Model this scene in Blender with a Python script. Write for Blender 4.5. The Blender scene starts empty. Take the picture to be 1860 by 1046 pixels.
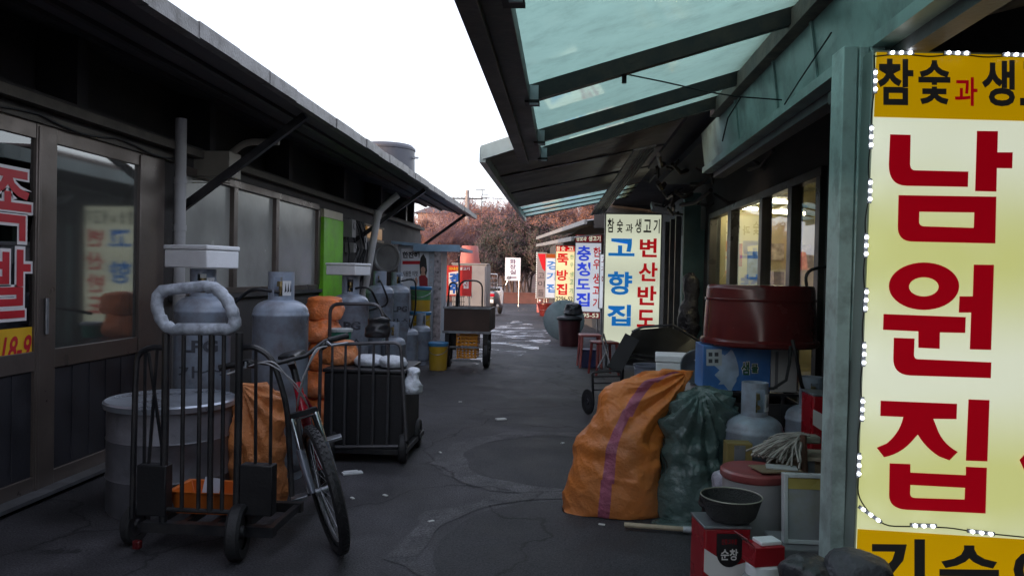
import bpy, math, random
from math import sin, cos, pi, radians
from mathutils import Vector as V, Matrix, noise
from mathutils.geometry import tessellate_polygon
random.seed(7)
S = bpy.context.scene
COL = S.collection

# ------------------------------------------------------------------ camera, world, sun, exposure
FPX, W0, H0, CAMH = 1400.0, 1860, 1046, 1.42
YAW, PITCH, ROLL = radians(3.87), radians(0.94), radians(1.2)
cam_d = bpy.data.cameras.new('camera')
cam = bpy.data.objects.new('camera', cam_d)
COL.objects.link(cam)
S.camera = cam
cam_d.sensor_width = 36
cam_d.lens = 36 * FPX / W0
cam_d.clip_start, cam_d.clip_end = 0.05, 2000
CROT = Matrix.Rotation(YAW, 3, 'Z') @ Matrix.Rotation(pi/2 - PITCH, 3, 'X') @ Matrix.Rotation(ROLL, 3, 'Z')
cam.matrix_basis = Matrix.Translation((0, 0, CAMH)) @ CROT.to_4x4()

SUN_EL, SUN_AZ = radians(5), radians(236)      # azimuth clockwise from +Y
w = bpy.data.worlds.new('World')
S.world = w
w.use_nodes = True
nt = w.node_tree
sky = nt.nodes.new('ShaderNodeTexSky')
sky.sky_type = 'NISHITA'
sky.sun_disc = False
sky.sun_elevation = SUN_EL
sky.sun_rotation = SUN_AZ
sky.air_density, sky.dust_density, sky.ozone_density = 1.0, 2.0, 1.0
hsv = nt.nodes.new('ShaderNodeHueSaturation')
hsv.inputs['Saturation'].default_value = 0.6
nt.links.new(sky.outputs[0], hsv.inputs['Color'])
veil = nt.nodes.new('ShaderNodeMix')            # thin high cloud over the whole sky
veil.data_type = 'RGBA'
veil.inputs[0].default_value = 0.6
veil.inputs[7].default_value = (1.78, 1.86, 2.32, 1)
nt.links.new(hsv.outputs[0], veil.inputs[6])
nt.links.new(veil.outputs[2], nt.nodes['Background'].inputs[0])
nt.nodes['Background'].inputs[1].default_value = 0.15
sd = bpy.data.lights.new('sun', 'SUN')
sd.energy, sd.angle, sd.color = 0.65, radians(0.5), (1, 0.62, 0.36)
so = bpy.data.objects.new('sun', sd)
COL.objects.link(so)
sdir = V((sin(SUN_AZ)*cos(SUN_EL), cos(SUN_AZ)*cos(SUN_EL), sin(SUN_EL)))
so.rotation_euler = sdir.to_track_quat('Z', 'Y').to_euler()
so.location = (0, 0, 30)
S.view_settings.view_transform = 'Standard'
S.view_settings.look = 'None'
S.view_settings.exposure = 2.52
S.view_settings.gamma = 1
S.cycles.use_denoising = True
S.cycles.max_bounces = 8
S.cycles.transparent_max_bounces = 12

# ------------------------------------------------------------------ photo helpers: where a photographed point stands in the world
def ray(px, py):
    return CROT @ V(((px - W0/2)/FPX, -(py - H0/2)/FPX, -1))
C0 = V((0, 0, CAMH))
def G(px, py, z=0.0):
    r = ray(px, py)
    return C0 + r * ((z - CAMH)/r.z)
def D(px, py, y):
    r = ray(px, py)
    return C0 + r * (y/r.y)
def X(px, py, x):
    r = ray(px, py)
    return C0 + r * (x/r.x)

# ------------------------------------------------------------------ materials
MATS = {}
EMK = 0.157      # lamp brightness that goes with the exposure above
def mat(name, col, rough=.6, metal=0., var=.25, scale=5., bump=.15, bscale=45., dirt=None, dfac=.5, dscale=2.5, spec=.5, coat=0):
    if name in MATS: return MATS[name]
    m = bpy.data.materials.new(name); m.use_nodes = True
    n, l = m.node_tree.nodes, m.node_tree.links
    b = n['Principled BSDF']
    tc = n.new('ShaderNodeTexCoord')
    no = n.new('ShaderNodeTexNoise'); no.inputs['Scale'].default_value = scale; no.inputs['Detail'].default_value = 6
    l.new(tc.outputs['Object'], no.inputs['Vector'])
    r = n.new('ShaderNodeMapRange')
    r.inputs['From Min'].default_value, r.inputs['From Max'].default_value = .3, .7
    r.inputs['To Min'].default_value, r.inputs['To Max'].default_value = 1-var, 1+var
    l.new(no.outputs[0], r.inputs[0])
    mx = n.new('ShaderNodeVectorMath'); mx.operation = 'SCALE'
    mx.inputs[0].default_value = col
    l.new(r.outputs[0], mx.inputs['Scale'])
    out = mx.outputs[0]
    if dirt:
        n2 = n.new('ShaderNodeTexNoise'); n2.inputs['Scale'].default_value = dscale; n2.inputs['Detail'].default_value = 9
        n2.inputs['Roughness'].default_value = .65
        l.new(tc.outputs['Object'], n2.inputs['Vector'])
        r2 = n.new('ShaderNodeMapRange')
        r2.inputs['From Min'].default_value, r2.inputs['From Max'].default_value = .45, .65
        r2.inputs['To Max'].default_value = dfac
        l.new(n2.outputs[0], r2.inputs[0])
        m2 = n.new('ShaderNodeMix'); m2.data_type = 'RGBA'
        l.new(r2.outputs[0], m2.inputs[0]); l.new(out, m2.inputs[6]); m2.inputs[7].default_value = (*dirt, 1)
        out = m2.outputs[2]
    l.new(out, b.inputs['Base Color'])
    r3 = n.new('ShaderNodeMapRange')
    r3.inputs['From Min'].default_value, r3.inputs['From Max'].default_value = .3, .7
    r3.inputs['To Min'].default_value, r3.inputs['To Max'].default_value = max(.03, rough-.1), min(1, rough+.1)
    l.new(no.outputs[0], r3.inputs[0]); l.new(r3.outputs[0], b.inputs['Roughness'])
    b.inputs['Metallic'].default_value = metal
    b.inputs['Specular IOR Level'].default_value = spec
    b.inputs['Coat Weight'].default_value = coat
    if bump:
        n3 = n.new('ShaderNodeTexNoise'); n3.inputs['Scale'].default_value = bscale; n3.inputs['Detail'].default_value = 5
        l.new(tc.outputs['Object'], n3.inputs['Vector'])
        bp = n.new('ShaderNodeBump'); bp.inputs['Strength'].default_value = bump; bp.inputs['Distance'].default_value = .02
        l.new(n3.outputs[0], bp.inputs['Height']); l.new(bp.outputs[0], b.inputs['Normal'])
    MATS[name] = m
    return m

def gritty(m, speck=.5, crack=.6):
    """stone chips and hairline cracks over a finished asphalt material"""
    n, l = m.node_tree.nodes, m.node_tree.links
    b = n['Principled BSDF']; src = b.inputs['Base Color'].links[0].from_socket
    tc = n.new('ShaderNodeTexCoord')
    a = n.new('ShaderNodeTexNoise'); a.inputs['Scale'].default_value = 95; a.inputs['Detail'].default_value = 2
    l.new(tc.outputs['Object'], a.inputs['Vector'])
    r = n.new('ShaderNodeMapRange'); r.inputs['From Min'].default_value, r.inputs['From Max'].default_value = .32, .72
    r.inputs['To Min'].default_value, r.inputs['To Max'].default_value = 1-speck, 1+speck
    l.new(a.outputs[0], r.inputs[0])
    wn = n.new('ShaderNodeTexNoise'); wn.inputs['Scale'].default_value = 2.0; wn.inputs['Detail'].default_value = 5
    l.new(tc.outputs['Object'], wn.inputs['Vector'])
    ad = n.new('ShaderNodeVectorMath'); ad.operation = 'MULTIPLY_ADD'; ad.inputs[1].default_value = (.8, .8, .8)
    l.new(wn.outputs['Color'], ad.inputs[0]); l.new(tc.outputs['Object'], ad.inputs[2])
    v = n.new('ShaderNodeTexVoronoi'); v.feature = 'DISTANCE_TO_EDGE'; v.inputs['Scale'].default_value = .55
    l.new(ad.outputs[0], v.inputs['Vector'])
    r2 = n.new('ShaderNodeMapRange'); r2.inputs['From Min'].default_value, r2.inputs['From Max'].default_value = .002, .012
    r2.inputs['To Min'].default_value, r2.inputs['To Max'].default_value = 1-crack, 1
    l.new(v.outputs['Distance'], r2.inputs[0])
    big = n.new('ShaderNodeTexNoise'); big.inputs['Scale'].default_value = .33; big.inputs['Detail'].default_value = 7; big.inputs['Roughness'].default_value = .7
    l.new(tc.outputs['Object'], big.inputs['Vector'])
    r3 = n.new('ShaderNodeMapRange'); r3.inputs['From Min'].default_value, r3.inputs['From Max'].default_value = .35, .65
    r3.inputs['To Min'].default_value, r3.inputs['To Max'].default_value = .62, 1.5
    l.new(big.outputs[0], r3.inputs[0])
    m1 = n.new('ShaderNodeMath'); m1.operation = 'MULTIPLY'; l.new(r.outputs[0], m1.inputs[0]); l.new(r2.outputs[0], m1.inputs[1])
    m2 = n.new('ShaderNodeMath'); m2.operation = 'MULTIPLY'; l.new(m1.outputs[0], m2.inputs[0]); l.new(r3.outputs[0], m2.inputs[1])
    sc = n.new('ShaderNodeVectorMath'); sc.operation = 'SCALE'
    l.new(src, sc.inputs[0]); l.new(m2.outputs[0], sc.inputs['Scale']); l.new(sc.outputs[0], b.inputs['Base Color'])
    return m

def emat(name, col, strength=1., base=.5, band=0., freq=9., tint=None):
    """a backlit surface: lamp tubes behind it make slow bands"""
    if name in MATS: return MATS[name]
    m = bpy.data.materials.new(name); m.use_nodes = True
    n, l = m.node_tree.nodes, m.node_tree.links
    b = n['Principled BSDF']
    b.inputs['Base Color'].default_value = (*[min(1, c*base) for c in col], 1)
    b.inputs['Roughness'].default_value = .3
    b.inputs['Emission Color'].default_value = (*col, 1)
    b.inputs['Emission Strength'].default_value = strength*EMK
    if band:
        tc = n.new('ShaderNodeTexCoord'); sp = n.new('ShaderNodeSeparateXYZ')
        l.new(tc.outputs['Object'], sp.inputs[0])
        a = n.new('ShaderNodeMath'); a.operation = 'MULTIPLY'; a.inputs[1].default_value = freq
        l.new(sp.outputs['Z'], a.inputs[0])
        s_ = n.new('ShaderNodeMath'); s_.operation = 'SINE'; l.new(a.outputs[0], s_.inputs[0])
        no = n.new('ShaderNodeTexNoise'); no.inputs['Scale'].default_value = 2.2
        l.new(tc.outputs['Object'], no.inputs['Vector'])
        ad = n.new('ShaderNodeMath'); ad.operation = 'MULTIPLY_ADD'; ad.inputs[1].default_value = .9
        l.new(no.outputs[0], ad.inputs[0]); l.new(s_.outputs[0], ad.inputs[2])
        r = n.new('ShaderNodeMapRange')
        r.inputs['From Min'].default_value, r.inputs['From Max'].default_value = -.5, 1.4
        l.new(ad.outputs[0], r.inputs[0])
        mx = n.new('ShaderNodeMix'); mx.data_type = 'RGBA'
        l.new(r.outputs[0], mx.inputs[0])
        t = tint or col
        mx.inputs[6].default_value = (*[c*(1-band) for c in t], 1); mx.inputs[7].default_value = (*col, 1)
        l.new(mx.outputs[2], b.inputs['Emission Color'])
    MATS[name] = m
    return m

def glass(name, tint=(.5, .52, .55), refl=.05, rough=.02, haze=0., k=1.6):
    m = bpy.data.materials.new(name); m.use_nodes = True
    n, l = m.node_tree.nodes, m.node_tree.links
    n.remove(n['Principled BSDF'])
    t = n.new('ShaderNodeBsdfTransparent'); t.inputs[0].default_value = (*tint, 1)
    g = n.new('ShaderNodeBsdfGlossy'); g.inputs['Roughness'].default_value = rough; g.inputs[0].default_value = (.95, .97, 1, 1)
    f = n.new('ShaderNodeFresnel'); f.inputs[0].default_value = 1.5
    a = n.new('ShaderNodeMath'); a.operation = 'MULTIPLY_ADD'; a.inputs[1].default_value = k; a.inputs[2].default_value = refl; a.use_clamp = True
    l.new(f.outputs[0], a.inputs[0])
    mx = n.new('ShaderNodeMixShader')
    l.new(a.outputs[0], mx.inputs[0])
    src = t.outputs[0]
    if haze:
        d = n.new('ShaderNodeBsdfDiffuse'); d.inputs[0].default_value = (.5, .5, .47, 1)
        tr = n.new('ShaderNodeBsdfTranslucent'); tr.inputs[0].default_value = (.5, .5, .47, 1)
        ads = n.new('ShaderNodeMixShader'); l.new(d.outputs[0], ads.inputs[1]); l.new(tr.outputs[0], ads.inputs[2])
        m2 = n.new('ShaderNodeMixShader'); m2.inputs[0].default_value = haze
        l.new(t.outputs[0], m2.inputs[1]); l.new(ads.outputs[0], m2.inputs[2]); src = m2.outputs[0]
    l.new(src, mx.inputs[1]); l.new(g.outputs[0], mx.inputs[2])
    l.new(mx.outputs[0], n['Material Output'].inputs[0])
    return m

def sheetmat(name, tr_col, dif_col, rough=.12, gl=.06):
    m = bpy.data.materials.new(name); m.use_nodes = True
    n, l = m.node_tree.nodes, m.node_tree.links
    n.remove(n['Principled BSDF'])
    tc = n.new('ShaderNodeTexCoord')
    no = n.new('ShaderNodeTexNoise'); no.inputs['Scale'].default_value = 7; no.inputs['Detail'].default_value = 8; no.inputs['Roughness'].default_value = .7
    l.new(tc.outputs['Object'], no.inputs['Vector'])
    r = n.new('ShaderNodeMapRange'); r.inputs['From Min'].default_value = .3; r.inputs['From Max'].default_value = .7
    r.inputs['To Min'].default_value = .92; r.inputs['To Max'].default_value = 1.06
    l.new(no.outputs[0], r.inputs[0])
    mp = n.new('ShaderNodeMapping'); mp.inputs['Scale'].default_value = (2.0, 2.6, 2.0); l.new(tc.outputs['Object'], mp.inputs['Vector'])
    n2 = n.new('ShaderNodeTexNoise'); n2.inputs['Scale'].default_value = 2.2; n2.inputs['Detail'].default_value = 9; n2.inputs['Roughness'].default_value = .75
    l.new(mp.outputs[0], n2.inputs['Vector'])
    r2 = n.new('ShaderNodeMapRange'); r2.inputs['From Min'].default_value = .48; r2.inputs['From Max'].default_value = .72
    r2.inputs['To Min'].default_value = 1; r2.inputs['To Max'].default_value = .74
    l.new(n2.outputs[0], r2.inputs[0])
    mm = n.new('ShaderNodeMath'); mm.operation = 'MULTIPLY'; l.new(r.outputs[0], mm.inputs[0]); l.new(r2.outputs[0], mm.inputs[1])
    sc = n.new('ShaderNodeVectorMath'); sc.operation = 'SCALE'; sc.inputs[0].default_value = tr_col
    l.new(mm.outputs[0], sc.inputs['Scale'])
    t = n.new('ShaderNodeBsdfTranslucent'); l.new(sc.outputs[0], t.inputs[0])
    d = n.new('ShaderNodeBsdfDiffuse'); d.inputs[0].default_value = (*dif_col, 1)
    ad = n.new('ShaderNodeMixShader'); ad.inputs[0].default_value = .3
    l.new(t.outputs[0], ad.inputs[1]); l.new(d.outputs[0], ad.inputs[2])
    g = n.new('ShaderNodeBsdfGlossy'); g.inputs['Roughness'].default_value = rough
    f = n.new('ShaderNodeFresnel'); f.inputs[0].default_value = 1.45
    a = n.new('ShaderNodeMath'); a.operation = 'ADD'; a.inputs[1].default_value = gl; l.new(f.outputs[0], a.inputs[0])
    mx = n.new('ShaderNodeMixShader')
    l.new(a.outputs[0], mx.inputs[0]); l.new(ad.outputs[0], mx.inputs[1]); l.new(g.outputs[0], mx.inputs[2])
    l.new(mx.outputs[0], n['Material Output'].inputs[0])
    return m

# ------------------------------------------------------------------ mesh builder
class MB:
    def __init__(s): s.v, s.f, s.m = [], [], []
    def add(s, vs, fs, mi=0):
        k = len(s.v); s.v += [V(p) for p in vs]
        s.f += [tuple(i+k for i in f) for f in fs]; s.m += [mi]*len(fs); return s
    def bx(s, x0, x1, y0, y1, z0, z1, mi=0, M=None):
        vs = [V((x, y, z)) for z in (z0, z1) for y in (y0, y1) for x in (x0, x1)]
        if M: vs = [M @ v for v in vs]
        return s.add(vs, [(0, 2, 3, 1), (4, 5, 7, 6), (0, 1, 5, 4), (2, 6, 7, 3), (0, 4, 6, 2), (1, 3, 7, 5)], mi)
    def cyl(s, p0, p1, r0, r1=None, n=12, mi=0, caps=True):
        p0, p1 = V(p0), V(p1); r1 = r0 if r1 is None else r1
        d = (p1-p0).normalized()
        a = d.orthogonal().normalized(); b = d.cross(a)
        vs = [p0+(a*cos(2*pi*i/n)+b*sin(2*pi*i/n))*r0 for i in range(n)] + [p1+(a*cos(2*pi*i/n)+b*sin(2*pi*i/n))*r1 for i in range(n)]
        fs = [(i, (i+1) % n, n+(i+1) % n, n+i) for i in range(n)]
        if caps: fs += [tuple(range(n-1, -1, -1)), tuple(range(n, 2*n))]
        return s.add(vs, fs, mi)
    def tube(s, pts, r, n=8, closed=False, mi=0):
        pts = [V(p) for p in pts]; k = len(pts)
        rs = r if isinstance(r, (list, tuple)) else [r]*k
        vs, prev = [], None
        for i, p in enumerate(pts):
            if closed: t = pts[(i+1) % k]-pts[i-1]
            else: t = pts[min(i+1, k-1)]-pts[max(i-1, 0)]
            t.normalize()
            a = t.orthogonal().normalized() if prev is None else (prev - t*prev.dot(t)).normalized()
            prev = a; b = t.cross(a)
            vs += [p+(a*cos(2*pi*j/n)+b*sin(2*pi*j/n))*rs[i] for j in range(n)]
        fs = []
        for i in range(k if closed else k-1):
            i2 = (i+1) % k
            fs += [(i*n+j, i*n+(j+1) % n, i2*n+(j+1) % n, i2*n+j) for j in range(n)]
        if not closed: fs += [tuple(range(n-1, -1, -1)), tuple(range((k-1)*n, k*n))]
        return s.add(vs, fs, mi)
    def lathe(s, prof, n=24, c=(0, 0, 0), mi=0, M=None):
        c = V(c); vs, fs = [], []
        for r, z in prof: vs += [c+V((r*cos(2*pi*i/n), r*sin(2*pi*i/n), z)) for i in range(n)]
        for k in range(len(prof)-1):
            fs += [(k*n+i, k*n+(i+1) % n, (k+1)*n+(i+1) % n, (k+1)*n+i) for i in range(n)]
        if M: vs = [M @ v for v in vs]
        return s.add(vs, fs, mi)
    def beam(s, p0, p1, wd, ht, mi=0, up=(0, 0, 1)):
        p0, p1 = V(p0), V(p1); d = (p1-p0).normalized()
        sd_ = d.cross(V(up)).normalized(); u = sd_.cross(d)
        vs = [p+sd_*a*wd/2+u*b*ht/2 for p in (p0, p1) for b in (-1, 1) for a in (-1, 1)]
        return s.add(vs, [(0, 2, 3, 1), (4, 5, 7, 6), (0, 1, 5, 4), (2, 6, 7, 3), (0, 4, 6, 2), (1, 3, 7, 5)], mi)
    def slab(s, quad, t, mi=0):
        """a sheet of thickness t under the four corners"""
        q = [V(p) for p in quad]; nrm = (q[1]-q[0]).cross(q[3]-q[0]).normalized()
        vs = q+[p-nrm*t for p in q]
        return s.add(vs, [(0, 1, 2, 3), (7, 6, 5, 4), (0, 4, 5, 1), (1, 5, 6, 2), (2, 6, 7, 3), (3, 7, 4, 0)], mi)
    def poly(s, outers, fn, mi=0):
        pl = [[V((a, b, 0)) for a, b in o] for o in outers]
        flat = [p for o in pl for p in o]
        tris = tessellate_polygon(pl)
        vs = [fn(p.x, p.y) for p in flat]
        return s.add(vs, [tuple(t) for t in tris], mi)
    def build(s, name, mats, parent=None, world=False, bevel=0, ang=38, loc=None, flat=False):
        me = bpy.data.meshes.new(name)
        vs = s.v
        if world and parent is not None:
            inv = parent.matrix_basis.inverted(); vs = [inv @ v for v in vs]
        if loc is not None: vs = [v-V(loc) for v in vs]
        me.from_pydata([tuple(v) for v in vs], [], s.f)
        for m_ in (mats if isinstance(mats, (list, tuple)) else [mats]): me.materials.append(m_)
        me.polygons.foreach_set('material_index', s.m)
        if not flat:
            me.polygons.foreach_set('use_smooth', [True]*len(s.f))
        me.update()
        if not flat: me.set_sharp_from_angle(angle=radians(ang))
        o = bpy.data.objects.new(name, me); COL.objects.link(o)
        if parent is not None: o.parent = parent
        if loc is not None: o.location = loc
        if bevel:
            b = o.modifiers.new('bevel', 'BEVEL'); b.width = bevel; b.segments = 2; b.limit_method = 'ANGLE'; b.harden_normals = False
        return o

def T(name, label, cat, loc=(0, 0, 0), rz=0., group=None, M=None):
    o = bpy.data.objects.new(name, None); COL.objects.link(o)
    o.empty_display_size = .1
    o.matrix_basis = M if M is not None else Matrix.Translation(V(loc)) @ Matrix.Rotation(rz, 4, 'Z')
    return tag(o, label, cat, group)
def tag(o, label=None, cat=None, group=None, kind=None):
    if label: o['label'] = label
    if cat: o['category'] = cat
    if group: o['group'] = group
    if kind: o['kind'] = kind
    return o
def dup(o, loc, rz=None, label=None, parent=None):
    c = o.copy(); COL.objects.link(c)
    if parent is not None: c.parent = parent
    for ch in [q for q in o.children]: dup(ch, None, parent=c)
    if loc is not None: c.location = loc
    if rz is not None: c.rotation_euler = (0, 0, rz)
    if label: c['label'] = label
    return c
def fillet(pts, r, n=5, closed=False):
    pts = [V(p) for p in pts]; out = []; k = len(pts)
    for i, p in enumerate(pts):
        if not closed and i in (0, k-1): out.append(p); continue
        a, b = (pts[i-1]-p), (pts[(i+1) % k]-p)
        rr = min(r, a.length*.49, b.length*.49)
        a, b = p+a.normalized()*rr, p+b.normalized()*rr
        for j in range(n+1):
            t = j/n; out.append(a*(1-t)**2+p*2*t*(1-t)+b*t*t)
    return out

# lettering: the built-in typeface turned into flat mesh outlines
_tc = {}
def glyphs(body, bold):
    if (body, bold) in _tc: return _tc[(body, bold)]
    c = bpy.data.curves.new('tmp', 'FONT'); c.body = body; c.offset = bold; c.resolution_u = 3
    o = bpy.data.objects.new('tmp', c); COL.objects.link(o)
    dg = bpy.context.evaluated_depsgraph_get()
    me = bpy.data.meshes.new_from_object(o.evaluated_get(dg))
    vs = [(v.co.x, v.co.y) for v in me.vertices]; fs = [tuple(p.vertices) for p in me.polygons]
    bpy.data.objects.remove(o); bpy.data.curves.remove(c); bpy.data.meshes.remove(me)
    x0, x1 = min(v[0] for v in vs), max(v[0] for v in vs); y0, y1 = min(v[1] for v in vs), max(v[1] for v in vs)
    r = ([((a-x0)/(x1-x0), (b-y0)/(y1-y0)) for a, b in vs], fs)
    _tc[(body, bold)] = r
    return r
def text(mb, body, x0, x1, z0, z1, y=-.004, bold=.03, fn=None, mi=0, skew=0.):
    vs, fs = glyphs(body, bold)
    pts = [(x0+(x1-x0)*(a+skew*(b-.5)), z0+(z1-z0)*b) for a, b in vs]
    return mb.add([fn(a, b) if fn else V((a, y, b)) for a, b in pts], fs, mi)

def nz(p, s, seed=0.): return noise.noise(V(p)*s+V((seed, seed*1.7, -seed)))
def sack(levels, nseg=56, nlev=46, amp=.03, seed=0., sharp=2.4, fold=1., stripe=None, tie=None, k_fold=1.3):
    """levels: (z, xl, xr, yc, half depth); crumpled plastic skin between them"""
    mb = MB(); zs = [l[0] for l in levels]
    def samp(t):
        i = min(int(t*(len(levels)-1)), len(levels)-2); f = t*(len(levels)-1)-i
        def cr(k):
            p0, p1, p2, p3 = levels[max(i-1, 0)][k], levels[i][k], levels[i+1][k], levels[min(i+2, len(levels)-1)][k]
            return .5*((2*p1)+(-p0+p2)*f+(2*p0-5*p1+4*p2-p3)*f*f+(-p0+3*p1-3*p2+p3)*f**3)
        return [cr(k) for k in range(5)]
    vs = []
    for k in range(nlev):
        z, xl, xr, yc, hd = samp(k/(nlev-1))
        for j in range(nseg):
            a = 2*pi*j/nseg; ca, sa = cos(a), sin(a)
            e = 2/sharp
            x = (xl+xr)/2+(xr-xl)/2*math.copysign(abs(ca)**e, ca); y = yc+hd*math.copysign(abs(sa)**e, sa)
            p = V((x, y, z))
            q = V((x*1.0+z*.35, y, z))
            wq = q+V((nz(q, 5, seed+21), nz(q, 5, seed+31), nz(q, 5, seed+41)))*.09
            cre = lambda s_, sd_: (1-min(1, abs(nz(wq, s_, sd_))*2.2))**2
            tri = lambda t_: abs((t_ % 1)-.5)*2-.5
            fl = .34*tri(q.dot(V((1.1, .5, .8)))*3.1*fold+1.1*nz(q, 2.3, seed+51))*(.5+nz(q, 2.1, seed+61))+.26*tri(q.dot(V((-.7, .4, 1.2)))*4.3*fold+1.3*nz(q, 2.9, seed+71))*(.6+nz(q, 2.7, seed+81))
            if tie:
                dx_, dz_ = x-tie[0], z-tie[1]; rr_ = math.hypot(dx_, dz_)
                fl += .75*tri(math.atan2(dz_, dx_)*3.2+.5*nz(q, 2.5, seed+91)+(a > pi)*.3)*min(1, rr_*4)*max(0, 1-rr_/.75)
            d = amp*(k_fold*fl+.8*nz(q, 2.6, seed)+.12*cre(2.6*fold, seed+3)+.14*cre(6*fold, seed+9)+.08*cre(13, seed+5)-.1)
            o = V((ca, sa, 0))
            edge = min(1, (k+1)/5)
            p += o*d*edge
            if z > .015: p.z += d*.5*edge
            p.z = max(p.z, .004) if levels[0][0] < .05 else p.z
            vs.append(p)
    fs, mi = [], []
    for k in range(nlev-1):
        for j in range(nseg):
            fs.append((k*nseg+j, k*nseg+(j+1) % nseg, (k+1)*nseg+(j+1) % nseg, (k+1)*nseg+j))
            mi.append(1 if stripe and stripe(k/(nlev-1), j/nseg) else 0)
    n0 = len(vs)
    cb = sum((vs[j] for j in range(nseg)), V())/nseg; ct = sum((vs[(nlev-1)*nseg+j] for j in range(nseg)), V())/nseg
    vs += [cb, ct]
    for j in range(nseg):
        fs.append((n0, (j+1) % nseg, j)); fs.append((n0+1, (nlev-1)*nseg+j, (nlev-1)*nseg+(j+1) % nseg)); mi += [0, 0]
    mb.v, mb.f, mb.m = vs, fs, mi
    return mb

# ------------------------------------------------------------------ ground
asph = mat('asphalt', (.066, .063, .071), .66, var=.4, scale=2.6, bump=.7, bscale=110, dirt=(.036, .035, .040), dfac=.85, dscale=.9, spec=.35)
asph2 = mat('asphalt_patch', (.040, .039, .044), .66, var=.3, scale=3, bump=.5, bscale=160, spec=.35)
asph3 = mat('asphalt_worn_ring', (.092, .088, .095), .7, var=.35, scale=4, bump=.6, bscale=90, dirt=(.05, .05, .055), dfac=.8, dscale=6, spec=.3)
wet = mat('wet_asphalt', (.05, .05, .056), .42, var=.3, scale=5, bump=.3, bscale=50, dirt=(.035, .035, .04), dfac=.8, dscale=2, spec=.4)
for m_ in (asph, asph2, asph3): gritty(m_)
icem = mat('trodden_ice', (.55, .58, .64), .3, var=.25, scale=9, bump=.5, bscale=40, dirt=(.2, .2, .22), dfac=.8, dscale=7)
mb = MB(); mb.bx(-400, 400, -60, 900, -.3, 0)
tag(mb.build('ground', asph), kind='structure')
def blot(cx, cy, rx, ry, z, n=64, wob=.08, seed=0, r_in=0., freq=2.2):
    m_ = MB(); vs = []
    for i in range(n):
        a = 2*pi*i/n; k = 1+wob*(nz((cos(a)*freq, sin(a)*freq, 0), 1., seed)+.5*nz((cos(a)*freq*3, sin(a)*freq*3, 0), 1., seed+4))
        vs.append(V((cx+rx*k*cos(a), cy+ry*k*sin(a), z)))
        if r_in:
            k2 = r_in*(1+wob*.6*nz((cos(a)*2, sin(a)*2, 0), 1., seed+8))
            vs.append(V((cx+rx*k2*cos(a), cy+ry*k2*sin(a), z)))
    if r_in: m_.add(vs, [(2*i, (2*i+2) % (2*n), (2*i+3) % (2*n), 2*i+1) for i in range(n)])
    else: m_.add(vs, [tuple(range(n))])
    return m_
tag(blot(.02, 6.0, .98, 1.06, .0026, wob=.16, seed=2, r_in=.80).build('road_patch_ring', asph3), kind='structure')
tag(blot(.02, 6.0, .78, .84, .0014, wob=.04, seed=5).build('road_patch', asph2), kind='structure')
tag(blot(.17, 3.98, .80, .92, .0018, wob=.03, seed=7).build('road_patch', asph2), kind='structure')
tag(blot(.17, 3.98, .97, 1.06, .0030, wob=.2, seed=8, r_in=.90).build('road_patch_ring', asph3), kind='structure')
mb = MB()
for k in range(0):
    cx, cy = random.uniform(-2.2, -.55), random.choice([random.uniform(14.2, 16.6), random.uniform(13.4, 19.5)])
    q = blot(cx, cy, random.uniform(.05, .30), random.uniform(.04, .22), .010+k*.0003, n=18, wob=.8, seed=k*3.1, freq=1.6)
    mb.add(q.v, q.f)
# old trodden snow and ice, one thin skin whose gaps show the wet road
n_, l_ = icem.node_tree.nodes, icem.node_tree.links
pb = n_['Principled BSDF']; tc = n_.new('ShaderNodeTexCoord'); mp = n_.new('ShaderNodeMapping'); mp.inputs['Scale'].default_value = (.55, .9, 1)
l_.new(tc.outputs['Object'], mp.inputs['Vector'])
na = n_.new('ShaderNodeTexNoise'); na.inputs['Scale'].default_value = 2.3; na.inputs['Detail'].default_value = 9; na.inputs['Roughness'].default_value = .62; na.inputs['Distortion'].default_value = .9
l_.new(mp.outputs[0], na.inputs['Vector'])
ra = n_.new('ShaderNodeMapRange'); ra.inputs['From Min'].default_value, ra.inputs['From Max'].default_value = .50, .60
l_.new(na.outputs[0], ra.inputs[0]); l_.new(ra.outputs[0], pb.inputs['Alpha'])
tag(blot(-1.25, 18.0, .85, 5.2, .005, wob=.4, seed=13).build('ice_patches', icem), kind='stuff')
lit = mat('litter_paper', (.7, .7, .68), .7, var=.1)
tag(MB().bx(-.05, .05, -.03, .03, .001, .012).build('crumpled_paper', lit, loc=None), 'small white paper scrap lying flat in the middle of the alley road', 'litter').matrix_basis = Matrix.Translation(G(910, 762)) @ Matrix.Rotation(.5, 4, 'Z')
mb = MB()
for px, py in ((783, 947), (1093, 953), (800, 822), (836, 730), (1022, 805), (700, 900), (756, 770), (640, 905)):
    g = G(px, py); mb.bx(-.018, .018, -.008, .008, .001, .007, M=Matrix.Translation(g) @ Matrix.Rotation(px, 4, 'Z'))
tag(mb.build('litter_bits', lit), kind='stuff')

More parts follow.
